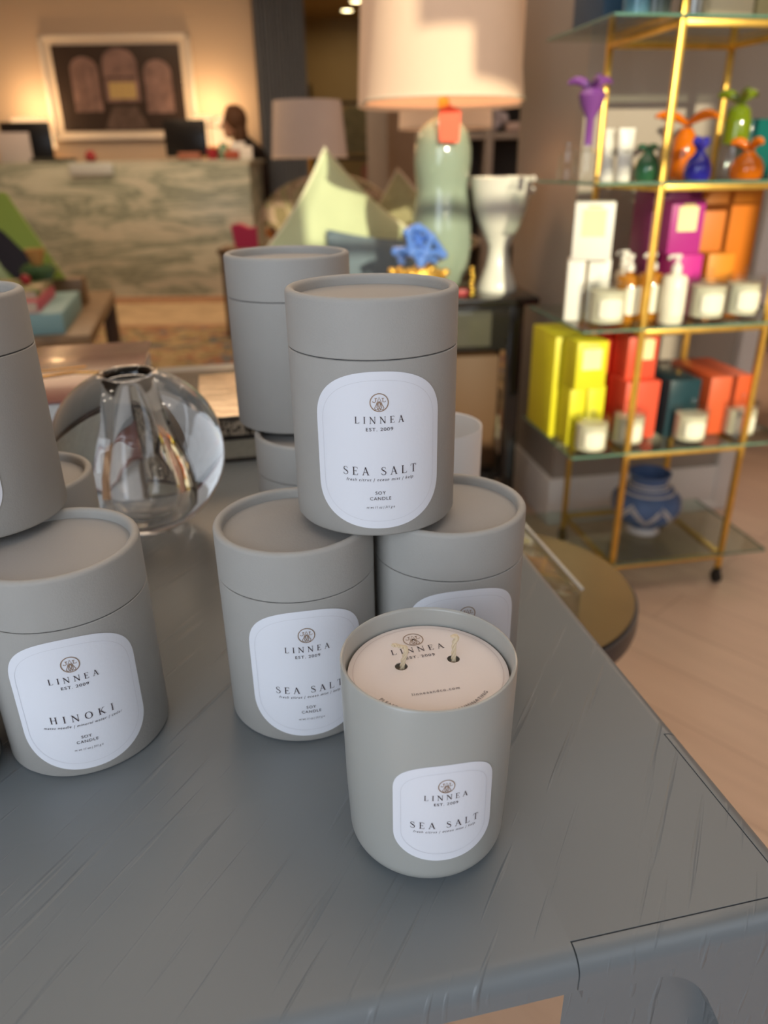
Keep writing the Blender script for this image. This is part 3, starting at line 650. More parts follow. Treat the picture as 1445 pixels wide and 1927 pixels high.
# grey open cabinet far behind
GC = mat('grey_cabinet_paint', (.27, .24, .22), rough=.7); GCD = mat('grey_cabinet_inside', (.09, .08, .075), rough=.8)
t = thing('shelving_unit', 'tall grey open shelving unit at the back, behind the lamps', 'shelving', (.95, 6.6, 0))
make('back_panel', G().add(box(1.25, .02, 1.9, cy=.2)), GCD, t)
for x in (-.62, -.1, .40, .62): make('side_panel', G().add(box(.06, .42, 1.9, .003, cx=x)), GC, t)
for z in (.0, .45, .88, 1.22, 1.55, 1.87): make('shelf', G().add(box(1.25, .40, .045, .003, cz=z)), GC, t)
def sh_item(px, py, label, g_, mt, name, cat, Y=6.5, z=1.265):
    p = at(px, py, Y); solo(name, label, cat, g_, mt, (p.x, p.y, z))
sh_item(930, 240, 'white bundle of flowers on the grey shelving beside the lamp shade', G().add(ball(.05), T(0, 0, .06)).add(ball(.045), T(.06, 0, .10)).add(ball(.045), T(-.05, 0, .10)).add(ball(.04), T(.01, 0, .13)), mat('lilac_white', (.5, .46, .5), rough=.8), 'flower_bunch', 'flowers')
sh_item(965, 270, 'pale folded cloth in the right bay of the grey shelving', G().add(box(.14, .2, .07, .02, 3)), mat('mauve_cloth', (.42, .33, .31), rough=.9), 'folded_cloth', 'cloth', z=1.265)

# ============================================================ SIDE TABLE (black)
SA = 0.08
sb = (.445, 2.145)      # front right corner
t = thing('console_table', 'black lacquered side table with a drawer, holding the lamp and white vase', 'table', (sb[0], sb[1], 0), SA)
W2 = .66
make('tabletop', G().add(box(W2, .36, .022, .006, cx=-W2/2, cy=.18, cz=ST-.022)), BLACK, t)
make('apron', G().add(box(W2-.06, .30, .13, .004, cx=-W2/2-.005, cy=.18, cz=ST-.152)), BLACK, t)
d = make('drawer_front', G().add(box(.40, .014, .10, .004, cx=-W2/2, cy=.024, cz=ST-.137)), mat('black_olive_gloss', (.07, .07, .055), rough=.12, coat=.6), t)
make('knob', G().add(ball(.010), T(-W2/2, .010, ST-.087)), GOLD, d)
for x in (-.055, -W2+.045):
    for y in (.05, .31): make('leg', G().add(box(.042, .042, ST-.02, .004, cx=x, cy=y)), BLACK, t)
make('lower_shelf', G().add(box(W2-.08, .28, .02, .004, cx=-W2/2, cy=.18, cz=.16)), BLACK, t)
solo('storage_box', 'added cream block standing in for the sunlit pillar side behind the black side table', 'box', G().add(box(.16, .10, .34, .004)), mat('sunlit_pillar_cream', (.42, .38, .29), rough=.6), (.335, 2.62, 0), .1)  # block added in cream to paint the sunlit side of the pillar
solo('storage_box', 'dark brown carton on the lower shelf of the black side table', 'box', G().add(box(.16, .16, .36, .004)), mat('brown_carton', (.10, .05, .02), rough=.6), (.27, 2.31, .18), .08)
# white goblet vase
vx, vy = .343, 2.285
prof = [(0, 0), (.056, 0), (.058, .008), (.050, .03), (.036, .07), (.030, .105), (.031, .125), (.045, .155), (.062, .19), (.075, .23), (.083, .275), (.088, .305), (.086, .307), (.078, .275), (.066, .22), (.045, .17), (.02, .15), (0, .148)]
t = thing('vase', 'tall white ceramic goblet shaped vase at the right end of the black side table', 'vase', (vx, vy, ST), .2)
WC = mat('white_ceramic', (.72, .72, .64), rough=.25, coat=.3)
make('body', G().add(lathe(prof, 64)), WC, t)
for z in (.30, .27): make('handle', G().add(ball(.009), T(.092, 0, z)), mat('pearl_glass', (.75, .74, .7), rough=.1), t)
# coral ornament
def coral():
    p = at(787, 460, 2.16)
    solo('riser_box', 'dark lacquered box raising the blue coral ornament on the side table', 'box', G().add(box(.17, .13, .040, .004)), DWOOD, (p.x, p.y, ST), SA)
    t = thing('coral_ornament', 'bright blue branching coral ornament on a gold base on the black side table', 'ornament', (p.x, p.y, ST+.0403), 0)
    g = G(); random.seed(5); c = Vector((0, 0, .105))
    nodes = [Vector((-.062, 0, .085)), (Vector((-.03, -.02, .135))), Vector((.0, .0, .145)), Vector((.035, -.015, .12)), Vector((.068, 0, .075)), Vector((.02, -.02, .08)), Vector((-.02, -.03, .085)), Vector((.0, .02, .11)), Vector((-.045, .02, .06)), Vector((.045, .02, .06)), Vector((.005, -.025, .055))]
    for i, a in enumerate(nodes):
        for j, b_ in enumerate(nodes):
            if i < j and (a-b_).length < .062:
                m_ = (a+b_)/2+Vector((0, 0, .006)); g.add(tube([a, m_, b_], [.0115, .0085, .0115], 8))
        g.add(ball(.013), T(*a))
    make('coral', g, mat('cornflower_glaze', (.10, .22, .62), rough=.15, coat=.5), t)
    g = G(); random.seed(9)
    for k in range(44):
        a = random.uniform(0, 2*pi); r = .075*sqrt(random.random()); g.add(ball(.013, 1, 1, .8, 10), T(r*cos(a), r*.7*sin(a), .028+.010*random.random()))
    g.add(lathe([(0, 0), (.06, 0), (.078, .018), (.07, .034), (0, .034)], 32), Matrix.Diagonal((1, .75, 1, 1)))
    make('gold_base', g, GOLD, t)
coral()
p = at(888, 535, 2.16)
g = G()
for k in range(7): g.add(ball(.0075, 1, 1, 1, 12), T(.002*sin(k*2), .002*cos(k), .0075+.0115*k))
solo('bead_strand', 'short column of shiny gold beads on the black side table before the vase', 'ornament', g, mat('polished_gold', (.9, .6, .12), rough=.12, metal=1), (p.x, p.y, ST))
p = at(715, 515, 2.19)
solo('glass_dish', 'clear glass dish left of the blue coral ornament', 'dish', G().add(lathe([(0, 0), (.03, 0), (.05, .03), (.055, .05), (.051, .05), (.046, .032), (.028, .006), (0, .006)], 32)), TGLASS, (p.x, p.y+.02, ST))
p = at(868, 520, 2.17)
solo('trinket_box', 'small dark red box on the black side table beside the gold beads', 'box', G().add(box(.05, .03, .018, .003)), RED, (p.x, p.y+.03, ST))

# ============================================================ GLASS AND GOLD SHELF
SO = Vector((.605, 1.748, 0)); SY = 0.1726
def sl(u, v, z=0): return Vector((SO.x+u*cos(SY)-v*sin(SY), SO.y+u*sin(SY)+v*cos(SY), z))
LV = [.090, .405, .710, 1.018, 1.319]; GT = .006
SWD, SDP = .316, .322
t = thing('etagere', 'open gold metal shelving tower with clear glass shelves on casters', 'shelving', SO, SY)
for u in (0, SWD):
    for v in (0, SDP):
        make('post', G().add(box(.013, .013, 1.62, .001, cx=u, cy=v, cz=.045)), GOLD, t)
        c = make('caster', G().add(tube([(u-.007, v, .018), (u+.007, v, .018)], .0175, 20)).add(box(.012, .02, .026, .002, cx=u, cy=v, cz=.022)), mat('black_rubber', (.02, .018, .015), rough=.5), t)
for i, z in enumerate(LV):
    for v in (0, SDP): make('rail', G().add(box(SWD, .012, .013, .001, cx=SWD/2, cy=v, cz=z-.0135)), GOLD, t)
    for u in (0, SWD): make('rail', G().add(box(.012, SDP, .013, .001, cx=u, cy=SDP/2, cz=z-.0135)), GOLD, t)
    g = G()
    x0, x1, y0, y1 = -.15, SWD+.125, -.012, SDP+.012
    s = make('glass_shelf', g.add(box(x1-x0, y1-y0, GT, .001, 1, cx=(x0+x1)/2, cy=(y0+y1)/2, cz=z)), GGLASS, t)
    e = .0016
    gg = G().add(box(x1-x0, e, GT-.001, cx=(x0+x1)/2, cy=y0-e, cz=z+.0005)).add(box(e, y1-y0, GT-.001, cx=x0-e, cy=(y0+y1)/2, cz=z+.0005)).add(box(e, y1-y0, GT-.001, cx=x1+e, cy=(y0+y1)/2, cz=z+.0005))
    make('green_edge', gg, GEDGE, s)
LT = [z+GT+.0003 for z in LV]
CREAM = mat('cream_print', (.85, .80, .42), rough=.5)
def carton(label, px, py, lvl, w, d, h, mt, z=None, lab=None, rz=SY, v=None, name='gift_box', group='boxed candles on the gold shelf'):
    z = LT[lvl] if z is None else z
    p = atz(px, py, z); n = Vector((-sin(rz), cos(rz), 0))
    c = p+n*(d/2)
    t = thing(name, label, 'box', (c.x, c.y, z), rz, group)
    make('carton', G().add(box(w, d, h, .0015)), mt, t)
    if lab:
        cx, cz, lw, lh, lm = lab; make('front_label', G().add(box(lw, .0012, lh, .0004, 1, cx=cx, cy=-d/2-.0006, cz=cz)), lm, t)
        make('printed_name', G().add(box(lw*.6, .001, .005, cx=cx, cy=-d/2-.0007, cz=h-.012)), mat('gold_print', (.7, .55, .25), rough=.4, metal=.3), t)
    return t
BW = mat('white_carton', (.78, .76, .70), rough=.5)
YEL = mat('yellow_carton', (.72, .66, .02), rough=.45); REDB = mat('scarlet_carton', (.72, .045, .018), rough=.45); CORAL = mat('coral_carton', (.72, .09, .045), rough=.45)
PUR = mat('purple_carton', (.42, .03, .24), rough=.45); PURD = mat('plum_carton', (.20, .015, .11), rough=.45); TEAL = mat('petrol_carton', (.012, .045, .06), rough=.3, coat=.4)
ORG = mat('orange_carton', (.62, .17, .01), rough=.45)
WAXL = mat('cream_wax', (.78, .74, .58), rough=.5, sub=.1)
def jar(label, px, py, lvl, r, h, wax=WAXL, lid=True, group='glass jar candles on the gold shelf', dy=0.0):
    p = atz(px, py, LT[lvl])
    t = thing('jar_candle', label, 'candle', (p.x, p.y+r+dy, LT[lvl]), 0, group)
    th = .003
    make('glass_jar', G().add(lathe([(0, 0), (r-.004, 0), (r, .004), (r, h-.001), (r-th/2, h), (r-th, h-.001), (r-th, .010), (r-th-.004, .008), (0, .008)], 40)), TGLASS, t)
    make('wax', G().add(lathe([(0, .0085), (r-th-.001, .0085), (r-th-.001, h*.86), (0, h*.86)], 40)), wax, t)
    make('paper_label', G().add(wrap(([(-r*.7, h*.22), (r*.7, h*.22), (r*.7, h*.70), (-r*.7, h*.70)] + [], [[0, 1, 2, 3]]), r+.0003)) if False else G().add(wrap(label_shape(r*.62, h*.25, .006, 16, 2), r+.0004, h*.46)), mat('cream_label', (.82, .80, .66), rough=.6), t)
    if lid:
        make('glass_lid', G().add(lathe([(0, h+.0005), (r, h+.0005), (r+.001, h+.004), (r-.002, h+.008), (.006, h+.010), (.004, h+.014), (.008, h+.021), (.006, h+.027), (0, h+.028)], 40)), TGLASS, t)
    return t
# --- top level (seen from below)
carton('dark blue box at the left end of the topmost glass shelf', 1150, 58, 4, .12, .16, .2, mat('navy_carton', (.03, .075, .13), rough=.5), name='gift_box').location = sl(-.055, .20, LT[4])
def on(u, v, lvl): return sl(u, v, LT[lvl])
solo('glass_tumbler', 'pale blue glass on the topmost shelf beside the dark blue box', 'glass', G().add(lathe([(0, 0), (.028, 0), (.032, .1), (.030, .1), (.026, .006), (0, .006)], 32)), mat('blue_glass', (.25, .55, .7), rough=.05, trans=.7), on(-.075, .05, 4))
solo('match_bottle', 'copper brown ribbed jar on the topmost shelf left of the gold post', 'jar', G().add(lathe([(0, 0), (.024, 0), (.026, .004), (.026, .1), (0, .1)], 12)), mat('copper_brown', (.4, .16, .04), rough=.3, metal=.4), on(-.030, .09, 4))
solo('glass_tumbler', 'dark smoked glass on the topmost shelf just left of the gold post', 'glass', G().add(lathe([(0, 0), (.030, 0), (.034, .1), (.031, .1), (.027, .006), (0, .006)], 32)), mat('smoked_glass', (.05, .07, .07), rough=.05), on(-.040, .045, 4))
solo('glass_tumbler', 'clear glass tumbler on the topmost shelf right of the gold front post', 'glass', G().add(lathe([(0, 0), (.030, 0), (.034, .1), (.031, .1), (.027, .006), (0, .006)], 32)), TGLASS, on(.045, .045, 4))
carton('cream box with small gold print on the topmost shelf', 1350, 28, 4, .11, .09, .14, mat('beige_carton', (.60, .52, .34), rough=.5)).location = on(.12, .085, 4)
carton('olive beige box at the right edge of the topmost shelf', 1430, 35, 4, .11, .09, .14, mat('olive_carton', (.40, .34, .16), rough=.5)).location = on(.24, .09, 4)
# --- level 1.018: coloured glass pieces
def petal_lid(r, z, n, L, up, w):
    g = G()
    for k in range(n):
        a = 2*pi*k/n+.25; pts = []; rs = []
        for i in range(7):
            s = i/6; pts.append((cos(a)*(r*.3+L*s), sin(a)*(r*.3+L*s), z+up*(sin(s*pi*.75))-.0*s)); rs.append(w*(.35+.75*sin(pi*min(1, .15+s*.8))))
        g.add(tube(pts, rs, 10))
    g.add(ball(r*.55, 1, 1, .6, 16), T(0, 0, z))
    return g
def flower_bottle(label, u, v, lvl, prof, mt, lid, lidm=None, seg=40, clear=None, rz=0.3, name='flower_bottle'):
    t = thing(name, label, 'bottle', on(u, v, lvl), rz, 'coloured glass bottles with petal stoppers')
    if clear: make('clear_bottle', G().add(lathe(clear, seg)), TGLASS, t)
    make('body', G().add(lathe(prof, seg)), mt, t)
    make('petal_stopper', petal_lid(*lid), lidm or mt, t)
    return t
def cg(name, col): return mat(name, col, rough=.06, trans=.25, coat=.5)
VIO = cg('violet_glass', (.26, .08, .36)); ORA = cg('orange_glass', (.85, .20, .005)); GRN = cg('forest_glass', (.03, .14, .06)); COB = cg('cobalt_glass', (.03, .03, .42)); OLI = cg('olive_green_glass', (.20, .28, .01)); TEA = cg('teal_glass', (.01, .16, .14))
drop = lambda r, h: [(0, 0), (r*.85, 0), (r, h*.12), (r*1.0, h*.45), (r*.8, h*.72), (r*.42, h*.9), (r*.36, h), (0, h)]
sq = [(0, 0), (.024, 0), (.026, .004), (.026, .060), (.010, .064), (.010, .075), (0, .075)]
flower_bottle('clear bottle with a long violet stem and violet petal flower stopper', -.125, .115, 3, [(0, .072), (.009, .072), (.009, .125), (.024, .150), (.030, .170), (.022, .182), (0, .184)], VIO, (.02, .185, 3, .048, .014, .0085), clear=sq)
flower_bottle('tall orange glass bottle with wide orange petals behind the gold post', .150, .19, 3, [(0, 0), (.024, 0), (.027, .006), (.027, .085), (.018, .10), (.012, .108), (0, .108)], ORA, (.02, .118, 4, .085, .018, .0085), rz=.1)
flower_bottle('small dark green drop bottle just left of the gold front post', -.012, .05, 3, drop(.027, .060), GRN, (.012, .062, 3, .022, .006, .006))
flower_bottle('small cobalt blue drop bottle right of the gold front post', .112, .055, 3, drop(.029, .058), COB, (.014, .062, 2, .036, .016, .010), rz=.6)
flower_bottle('round bright orange bottle at the right of the coloured glass shelf', .225, .045, 3, drop(.035, .056), ORA, (.014, .062, 3, .036, .014, .009), rz=.45)
flower_bottle('clear bottle with a tall olive green cap and petals', .265, .17, 3, [(0, .072), (.030, .072), (.031, .078), (.030, .12), (.024, .145), (.012, .155), (0, .156)], OLI, (.018, .162, 3, .045, .016, .010), clear=[(0, 0), (.03, 0), (.032, .004), (.032, .066), (.012, .071), (0, .072)], rz=.2)
carton('teal glass block behind the round orange bottle at the right', 1430, 300, 3, .07, .05, .125, TEA, name='glass_block').location = on(.335, .19, 3)
solo('glass_tumbler', 'clear square glass bottle at the left end of the coloured glass shelf', 'bottle', G().add(box(.034, .034, .065, .004, 2)).add(lathe([(0, .065), (.009, .065), (.009, .080), (0, .08)], 20)), TGLASS, on(-.150, .16, 3), .2)
def cream_tube(label, u, v, rz):
    V = []; F = []; n = 24; hs = [0, .006, .03, .07, .105]
    t = thing('cream_tube', label, 'tube', on(u, v, 3), rz, 'white squeeze tubes')
    g = G()
    for i, z in enumerate([.016, .03, .06, .09, .104]):
        s = i/4; rx = .0155+.003*s; ry = .0155*(1-s)+.0012
        V += [(rx*cos(2*pi*k/n), ry*sin(2*pi*k/n), z) for k in range(n)]
    for i in range(4):
        for k in range(n): F.append([i*n+k, i*n+(k+1) % n, (i+1)*n+(k+1) % n, (i+1)*n+k])
    F.append([4*n+k for k in range(n)]); F.append(list(range(n)))
    make('tube_body', g.add((V, F)), mat('white_tube', (.74, .72, .64), rough=.4), t)
    make('cap', G().add(lathe([(0, 0), (.015, 0), (.016, .002), (.016, .0155), (0, .0155)], 24)), mat('white_cap', (.8, .78, .7), rough=.3), t)
    make('printed_text', G().add(box(.016, .0006, .004, cy=-.0125, cz=.058)), mat('grey_print', (.4, .38, .32), rough=.6), t)
cream_tube('white squeeze tube standing on its cap, right one of the pair', -.062, .06, .1)
cream_tube('white squeeze tube standing on its cap, left one of the pair, turned away', -.088, .085, .75)
# --- level .71: white and purple boxes, bottles
z2 = LT[2]
def carton_uv(label, u, v, lvl, w, d, h, mt, z=None, rz=SY, **k):
    t = carton(label, 1200, 600, lvl, w, d, h, mt, z=z, rz=rz, **k); q = sl(u, v, 0); t.location = (q.x, q.y, LT[lvl] if z is None else z); return t
carton_uv('small white box under the left edge of the big white box', -.115, .14, 2, .040, .07, .140, BW, rz=-.2)
carton_uv('small white box under the right edge of the big white box', -.062, .13, 2, .050, .07, .140, BW, rz=-.2)
carton_uv('large white box with a cream square label on top of two small ones', -.088, .125, 2, .088, .085, .125, BW, rz=-.25, z=z2+.1405, lab=(0, .052, .052, .058, CREAM))
carton_uv('plum box at the back of the middle glass shelf', .160, .25, 2, .125, .10, .282, PURD)
carton_uv('magenta box with a cream square label before the plum box', .148, .155, 2, .085, .06, .120, PUR, z=z2+.142, lab=(0, .052, .050, .055, CREAM))
carton_uv('small bright magenta box under the labelled magenta box', .160, .150, 2, .075, .07, .1415, mat('magenta_carton', (.55, .03, .28), rough=.45))
carton_uv('tall dark orange box at the right back of the middle shelf', .315, .26, 2, .16, .10, .282, ORG)
carton_uv('small orange box before the tall dark orange box', .255, .16, 2, .070, .07, .140, mat('light_orange_carton', (.70, .25, .02), rough=.45))
def pump_bottle(label, u, v, r, h, mt, group='pump bottles on the middle glass shelf'):
    t = thing('pump_bottle', label, 'bottle', on(u, v, 2), .4, group)
    make('bottle', G().add(lathe([(0, 0), (r-.002, 0), (r, .003), (r, h*.92), (r*.8, h), (.011, h), (.011, h+.008), (0, h+.008)], 32)), mt, t)
    make('pump', G().add(lathe([(0, h+.008), (.0125, h+.008), (.011, h+.022), (.005, h+.026), (.005, h+.036), (.008, h+.037), (.008, h+.045), (0, h+.047)], 20)).add(tube([(0, 0, h+.042), (-.022, 0, h+.042), (-.028, 0, h+.036)], .004, 8)), mat('white_pump', (.75, .72, .66), rough=.3), t)
    make('paper_label', G().add(wrap(label_shape(r*.8, h*.3, .004, 16, 2), r+.0004, h*.48)), mat('cream_label', (.82, .80, .66)), t)
AMB = mat('amber_glass', (.55, .22, .02), rough=.08, trans=.3); WBT = mat('white_bottle', (.80, .77, .62), rough=.35)
pump_bottle('amber pump bottle left of the gold post on the middle shelf', -.012, .07, .029, .108, AMB)
pump_bottle('amber pump bottle directly behind the gold front post', .052, .085, .029, .108, AMB)
pump_bottle('white pump bottle right of the gold post on the middle shelf', .085, .035, .0285, .108, WBT)
pump_bottle('amber pump bottle at the back, left of the plum box', .015, .15, .022, .108, mat('pale_bottle', (.6, .52, .42), rough=.3))
jar('jar candle at the left front corner of the middle shelf, sunlit', 1147, 617, 2, .045, .090)
jar('jar candle right of the white pump bottle on the middle shelf', 1337, 606, 2, .0445, .090)
jar('jar candle at the right edge of the photo on the middle shelf', 1405, 600, 2, .0445, .090)
# --- level .405: yellow, red, petrol and coral boxes
z1 = LT[1]
carton_uv('tall olive yellow box at the left back of the lower shelf', -.110, .22, 1, .080, .16, .262, YEL)
carton_uv('small yellow box under the labelled yellow box, left one', -.112, .095, 1, .042, .06, .150, YEL)
carton_uv('small yellow box under the labelled yellow box, right one', -.064, .095, 1, .045, .06, .150, YEL)
carton_uv('yellow box with a cream square label on top of the two small ones', -.095, .085, 1, .078, .08, .115, YEL, z=z1+.1505, lab=(0, .048, .048, .050, CREAM))
carton_uv('tall scarlet box behind the coral labelled box', .015, .25, 1, .09, .10, .262, REDB)
carton_uv('coral red box with a cream square label, upper of two', .070, .150, 1, .080, .08, .110, CORAL, z=z1+.1505, lab=(.005, .048, .048, .050, CREAM))
carton_uv('wide coral red box beneath the labelled coral box', .068, .130, 1, .092, .10, .150, CORAL)
carton_uv('dark petrol blue box between the red boxes and the coral box', .178, .155, 1, .085, .17, .150, TEAL)
carton_uv('large coral orange box at the right of the lower shelf', .305, .170, 1, .115, .20, .152, mat('coral_orange_carton', (.62, .10, .03), rough=.45))
jar('jar candle at the left front of the lower glass shelf before yellow boxes', 1117, 858, 1, .0415, .083)
jar('jar candle behind the gold post, before the wide coral box', 1190, 846, 1, .0415, .083, dy=.012)
jar('jar candle in front of the petrol blue box', 1305, 838, 1, .0425, .083)
jar('jar candle in front of the large coral orange box', 1404, 830, 1, .0425, .083, dy=.015)
solo('perfume_bottle', 'slim yellow glass bottle before the small yellow boxes', 'bottle', G().add(lathe([(0, 0), (.012, 0), (.012, .05), (.005, .054), (.005, .06), (.009, .062), (.009, .075), (0, .077)], 24)), cg('yellow_glass', (.6, .5, .01)), on(-.115, .045, 1))
# --- bottom: blue vase
p = atz(1208, 1008, LT[0])
t = thing('vase', 'round blue vase with white zigzag pattern on the lowest glass shelf', 'vase', (p.x+.012, p.y+.038, LT[0]), .15)
vp = [(0, 0), (.038, 0), (.040, .004), (.033, .020), (.036, .026), (.062, .040), (.080, .065), (.086, .085), (.082, .105), (.066, .128), (.050, .138), (.044, .146), (.043, .158), (.048, .172), (.050, .180), (.046, .180), (.040, .160), (.041, .145), (0, .14)]
vp = [(r*1.14, z) for r, z in vp]
def vr_(z):
    for (r0, z0), (r1, z1_) in zip(vp, vp[1:]):
        if z0 <= z <= z1_ and z1_ > z0: return r0+(r1-r0)*(z-z0)/(z1_-z0)
    return .05
make('body', G().add(lathe(vp, 64)), mat('dusty_blue_glaze', (.10, .17, .34), rough=.5, noise=.15, nscale=25), t)
def onv(P, w, closed=True):
    vf = ribbon(P, w, closed); return [((vr_(z)+.0008)*sin(a/.08), -(vr_(z)+.0008)*cos(a/.08), z) for a, z in vf[0]], vf[1]
WP = mat('white_slip', (.72, .68, .62), rough=.6)
g = G(); per = 2*pi*.08; nz = 7
for dz in (0, .012):
    P = []
    for k in range(nz*2):
        a0 = per*k/(2*nz); a1 = per*(k+1)/(2*nz); zA = (.060 if k % 2 else .108)-dz; zB = (.108 if k % 2 else .060)-dz
        for i in range(8): P.append((a0+(a1-a0)*i/8, zA+(zB-zA)*i/8))
    g.add(onv(P, .0045))
make('zigzag_pattern', g, WP, t)
g = G()
for z in (.130, .141, .152): g.add(tube([((vr_(z)+.0005)*cos(a), (vr_(z)+.0005)*sin(a), z) for a in [2*pi*i/40 for i in range(40)]], .0028, 6, True))
make('white_rings', g, WP, t)
make('foot', G().add(lathe([(.0462, .0003), (.0473, .004), (.0388, .019), (.0376, .019), (.0462, .0003)], 48)), WP, t)

# things beyond the shelf to the right
t = thing('display_table', 'dark low table beyond the shelf at the right edge', 'table', (1.75, 3.2, 0), .15)
make('tabletop', G().add(box(.8, .6, .04, .005, cz=.42)), DWOOD, t)
for x in (-.36, .36):
    for y in (-.26, .26): make('leg', G().add(box(.05, .05, .42, cx=x, cy=y)), DWOOD, t)
g = G(); random.seed(3)
for k in range(16):
    a = random.uniform(0, 2*pi); r = .09*random.random(); z = .06+.26*random.random()
    P = [(r*cos(a)+.035*cos(b_)*1, r*sin(a)+.035*sin(b_), z+.012*sin(3*b_)) for b_ in [2*pi*i/14 for i in range(14)]]
    g.add(tube(P, .014, 8, True))
g.add(lathe([(0, 0), (.07, 0), (.09, .1), (.085, .3), (0, .3)], 24))
solo('ruffled_vase', 'white ruffled ceramic piece beyond the shelf at the right edge', 'vase', g, WC, (1.55, 3.05, .46))
t = thing('bookcase', 'brown wooden display case with bottles far behind the shelf at right', 'shelving', (2.55, 4.6, 0), -.2)
BRW = mat('brown_display_wood', (.22, .13, .06), rough=.6, noise=.15)
make('back_panel', G().add(box(1.9, .03, 1.95, cy=.18)), BRW, t)
for x in (-.93, .93): make('side_panel', G().add(box(.05, .38, 1.95, cx=x)), BRW, t)
for z in (0, .5, .95, 1.35, 1.9): make('shelf', G().add(box(1.86, .36, .035, cz=z)), mat('pinkish_shelf', (.42, .30, .25), rough=.6), t)
bt = G().add(lathe([(0, 0), (.03, 0), (.03, .12), (.012, .15), (.012, .17), (.018, .172), (.018, .21), (0, .21)], 16))
proto = solo('bottle', 'dark bottle at the left end of the far display case', 'bottle', bt, BLACK, (1.93, 4.70, 1.386), 0, 'dark bottles in the far display case')
NM = ['second dark bottle from the left in the far display case', 'third dark bottle from the left in the far display case', 'fourth dark bottle from the left in the far display case', 'fifth dark bottle from the left in the far display case', 'sixth dark bottle from the left in the far display case']
for k in range(5): dup(proto, (1.93+.13*(k+1), 4.70-.026*(k+1), 1.386), 0, NM[k])
wj = solo('jar', 'white jar at the left of the middle row in the far display case', 'jar', G().add(lathe([(0, 0), (.05, 0), (.05, .13), (0, .13)], 20)), WHITE, (1.95, 4.70, .986), 0, 'white jars in the far display case')
for k in range(4): dup(wj, (1.95+.16*(k+1), 4.70-.032*(k+1), .986), 0, ['second', 'third', 'fourth', 'fifth'][k]+' white jar from the left in the far display case')

# ============================================================ STOOL AND ACRYLIC STAND
stx, sty = .187, 1.035
t = thing('side_table', 'round low table with bronze top and dark rim beside the display table', 'table', (stx, sty, 0))
BRZ = mat('bronze_top', (.20, .145, .07), rough=.3, metal=.35, noise=.12, nscale=6)
make('tabletop', G().add(lathe([(0, .448), (.200, .448), (.203, .45), (.203, .452), (0, .452)], 96)), BRZ, t)
make('rim', G().add(lathe([(.190, .41), (.208, .412), (.210, .42), (.209, .447), (.204, .4475), (.190, .4475), (.190, .41)], 96)), mat('dark_steel', (.07, .07, .08), rough=.35, metal=.6), t)
make('pedestal', G().add(lathe([(0, 0), (.14, 0), (.14, .012), (.03, .02), (.025, .40), (.10, .4475), (0, .4475)], 48)), MATS['dark_steel'], t)
ac = atz(1093, 1096, .60)
ua = Vector((-.2078, .978, 0)); ub = Vector((-.978, -.2078, 0))
t = thing('acrylic_stand', 'clear acrylic box on the round bronze table beside the gray table edge', 'stand', (ac.x, ac.y, .452), 0.2093)
AG = thin_glass('clear_acrylic', (.90, .92, .91), extra=.05)
g = G().add(box(.006, .30, .13, .001, cx=0, cy=.15)).add(box(.12, .006, .13, .001, cx=-.06, cy=.003)).add(box(.12, .006, .13, .001, cx=-.06, cy=.297))
make('side_walls', g, AG, t); make('top_panel', G().add(box(.126, .30, .006, .001, cx=-.06, cy=.15, cz=.1305)), AG, t)
make('polished_edge', G().add(tube([(.003, 0, .138), (.003, .30, .138)], .002, 8)), mat('milky_edge', (.6, .62, .6), rough=.3), t)

# ============================================================ THE GREY DISPLAY TABLE
YA = 0.2093   # rotation of the table (counter-clockwise)
CU, CV = .2500, .1910          # outer corner in table coordinates
L_, W_ = 1.16, 1.05
TT = .019; RR = .0100
t = thing('display_table', 'grey-blue painted wooden table carrying the candles', 'table', (0, 0, 0), YA)
def rslab(x0, x1, y0, y1, edges, top=TH, th=TT, r=RR):
    """slab with a rounded top edge on chosen sides: 'r','f','l','b'"""
    V = []; F = []; n = 8
    rings = [(0, th, 0)]+[(r-r*cos(pi/2*i/n), r-r*sin(pi/2*i/n), 0) for i in range(n+1)]
    rows = []
    for ins, dz, _ in rings:
        ix = lambda e: ins if e in edges else 0
        a = [(x0+ix('l'), y0+ix('f')), (x1-ix('r'), y0+ix('f')), (x1-ix('r'), y1-ix('b')), (x0+ix('l'), y1-ix('b'))]
        rows.append([(x, y, top-dz) for x, y in a])
    for rw in rows: V += rw
    for i in range(len(rows)-1):
        for k in range(4): F.append([i*4+k, i*4+(k+1) % 4, (i+1)*4+(k+1) % 4, (i+1)*4+k])
    m_ = len(rows)-1; F.append([m_*4+k for k in range(4)]); F.append([3, 2, 1, 0])
    return V, F
bx, by = .1262, .3140; gp = .0007
ix, iy = .2399, .2012           # inner corner of the notch cut for the leg
g = G()
g.add(rslab(CU-W_, bx-gp, CV, by, 'f'))                 # front strip up to the leg joint
g.add(rslab(CU-W_, CU, by+gp*0, CV+L_, 'rb'))           # rest of the top
g.add(rslab(bx-gp, ix-gp, iy+gp, by, ''))               # tongue behind the leg
top = make('tabletop', g, PAINT, t, angle=30)
g = G()
g.add(rslab(bx, CU, CV, iy, 'fr')).add(rslab(ix, CU, iy, by-gp, 'r'))
# curved bracket block below the corner arms
nb = 14; V = []; F = []
z0 = TH-TT
prof = [(bx+.001, z0), (bx+.004, z0-.004)]
blk = [(bx+.002, CV+.014), (CU-.018, CV+.014), (CU-.018, by-.004), (.218, by-.004)]
g.add(prism(blk, TH-TT, z0=0.0))
leg = make('leg', g, PAINT, t, angle=30)
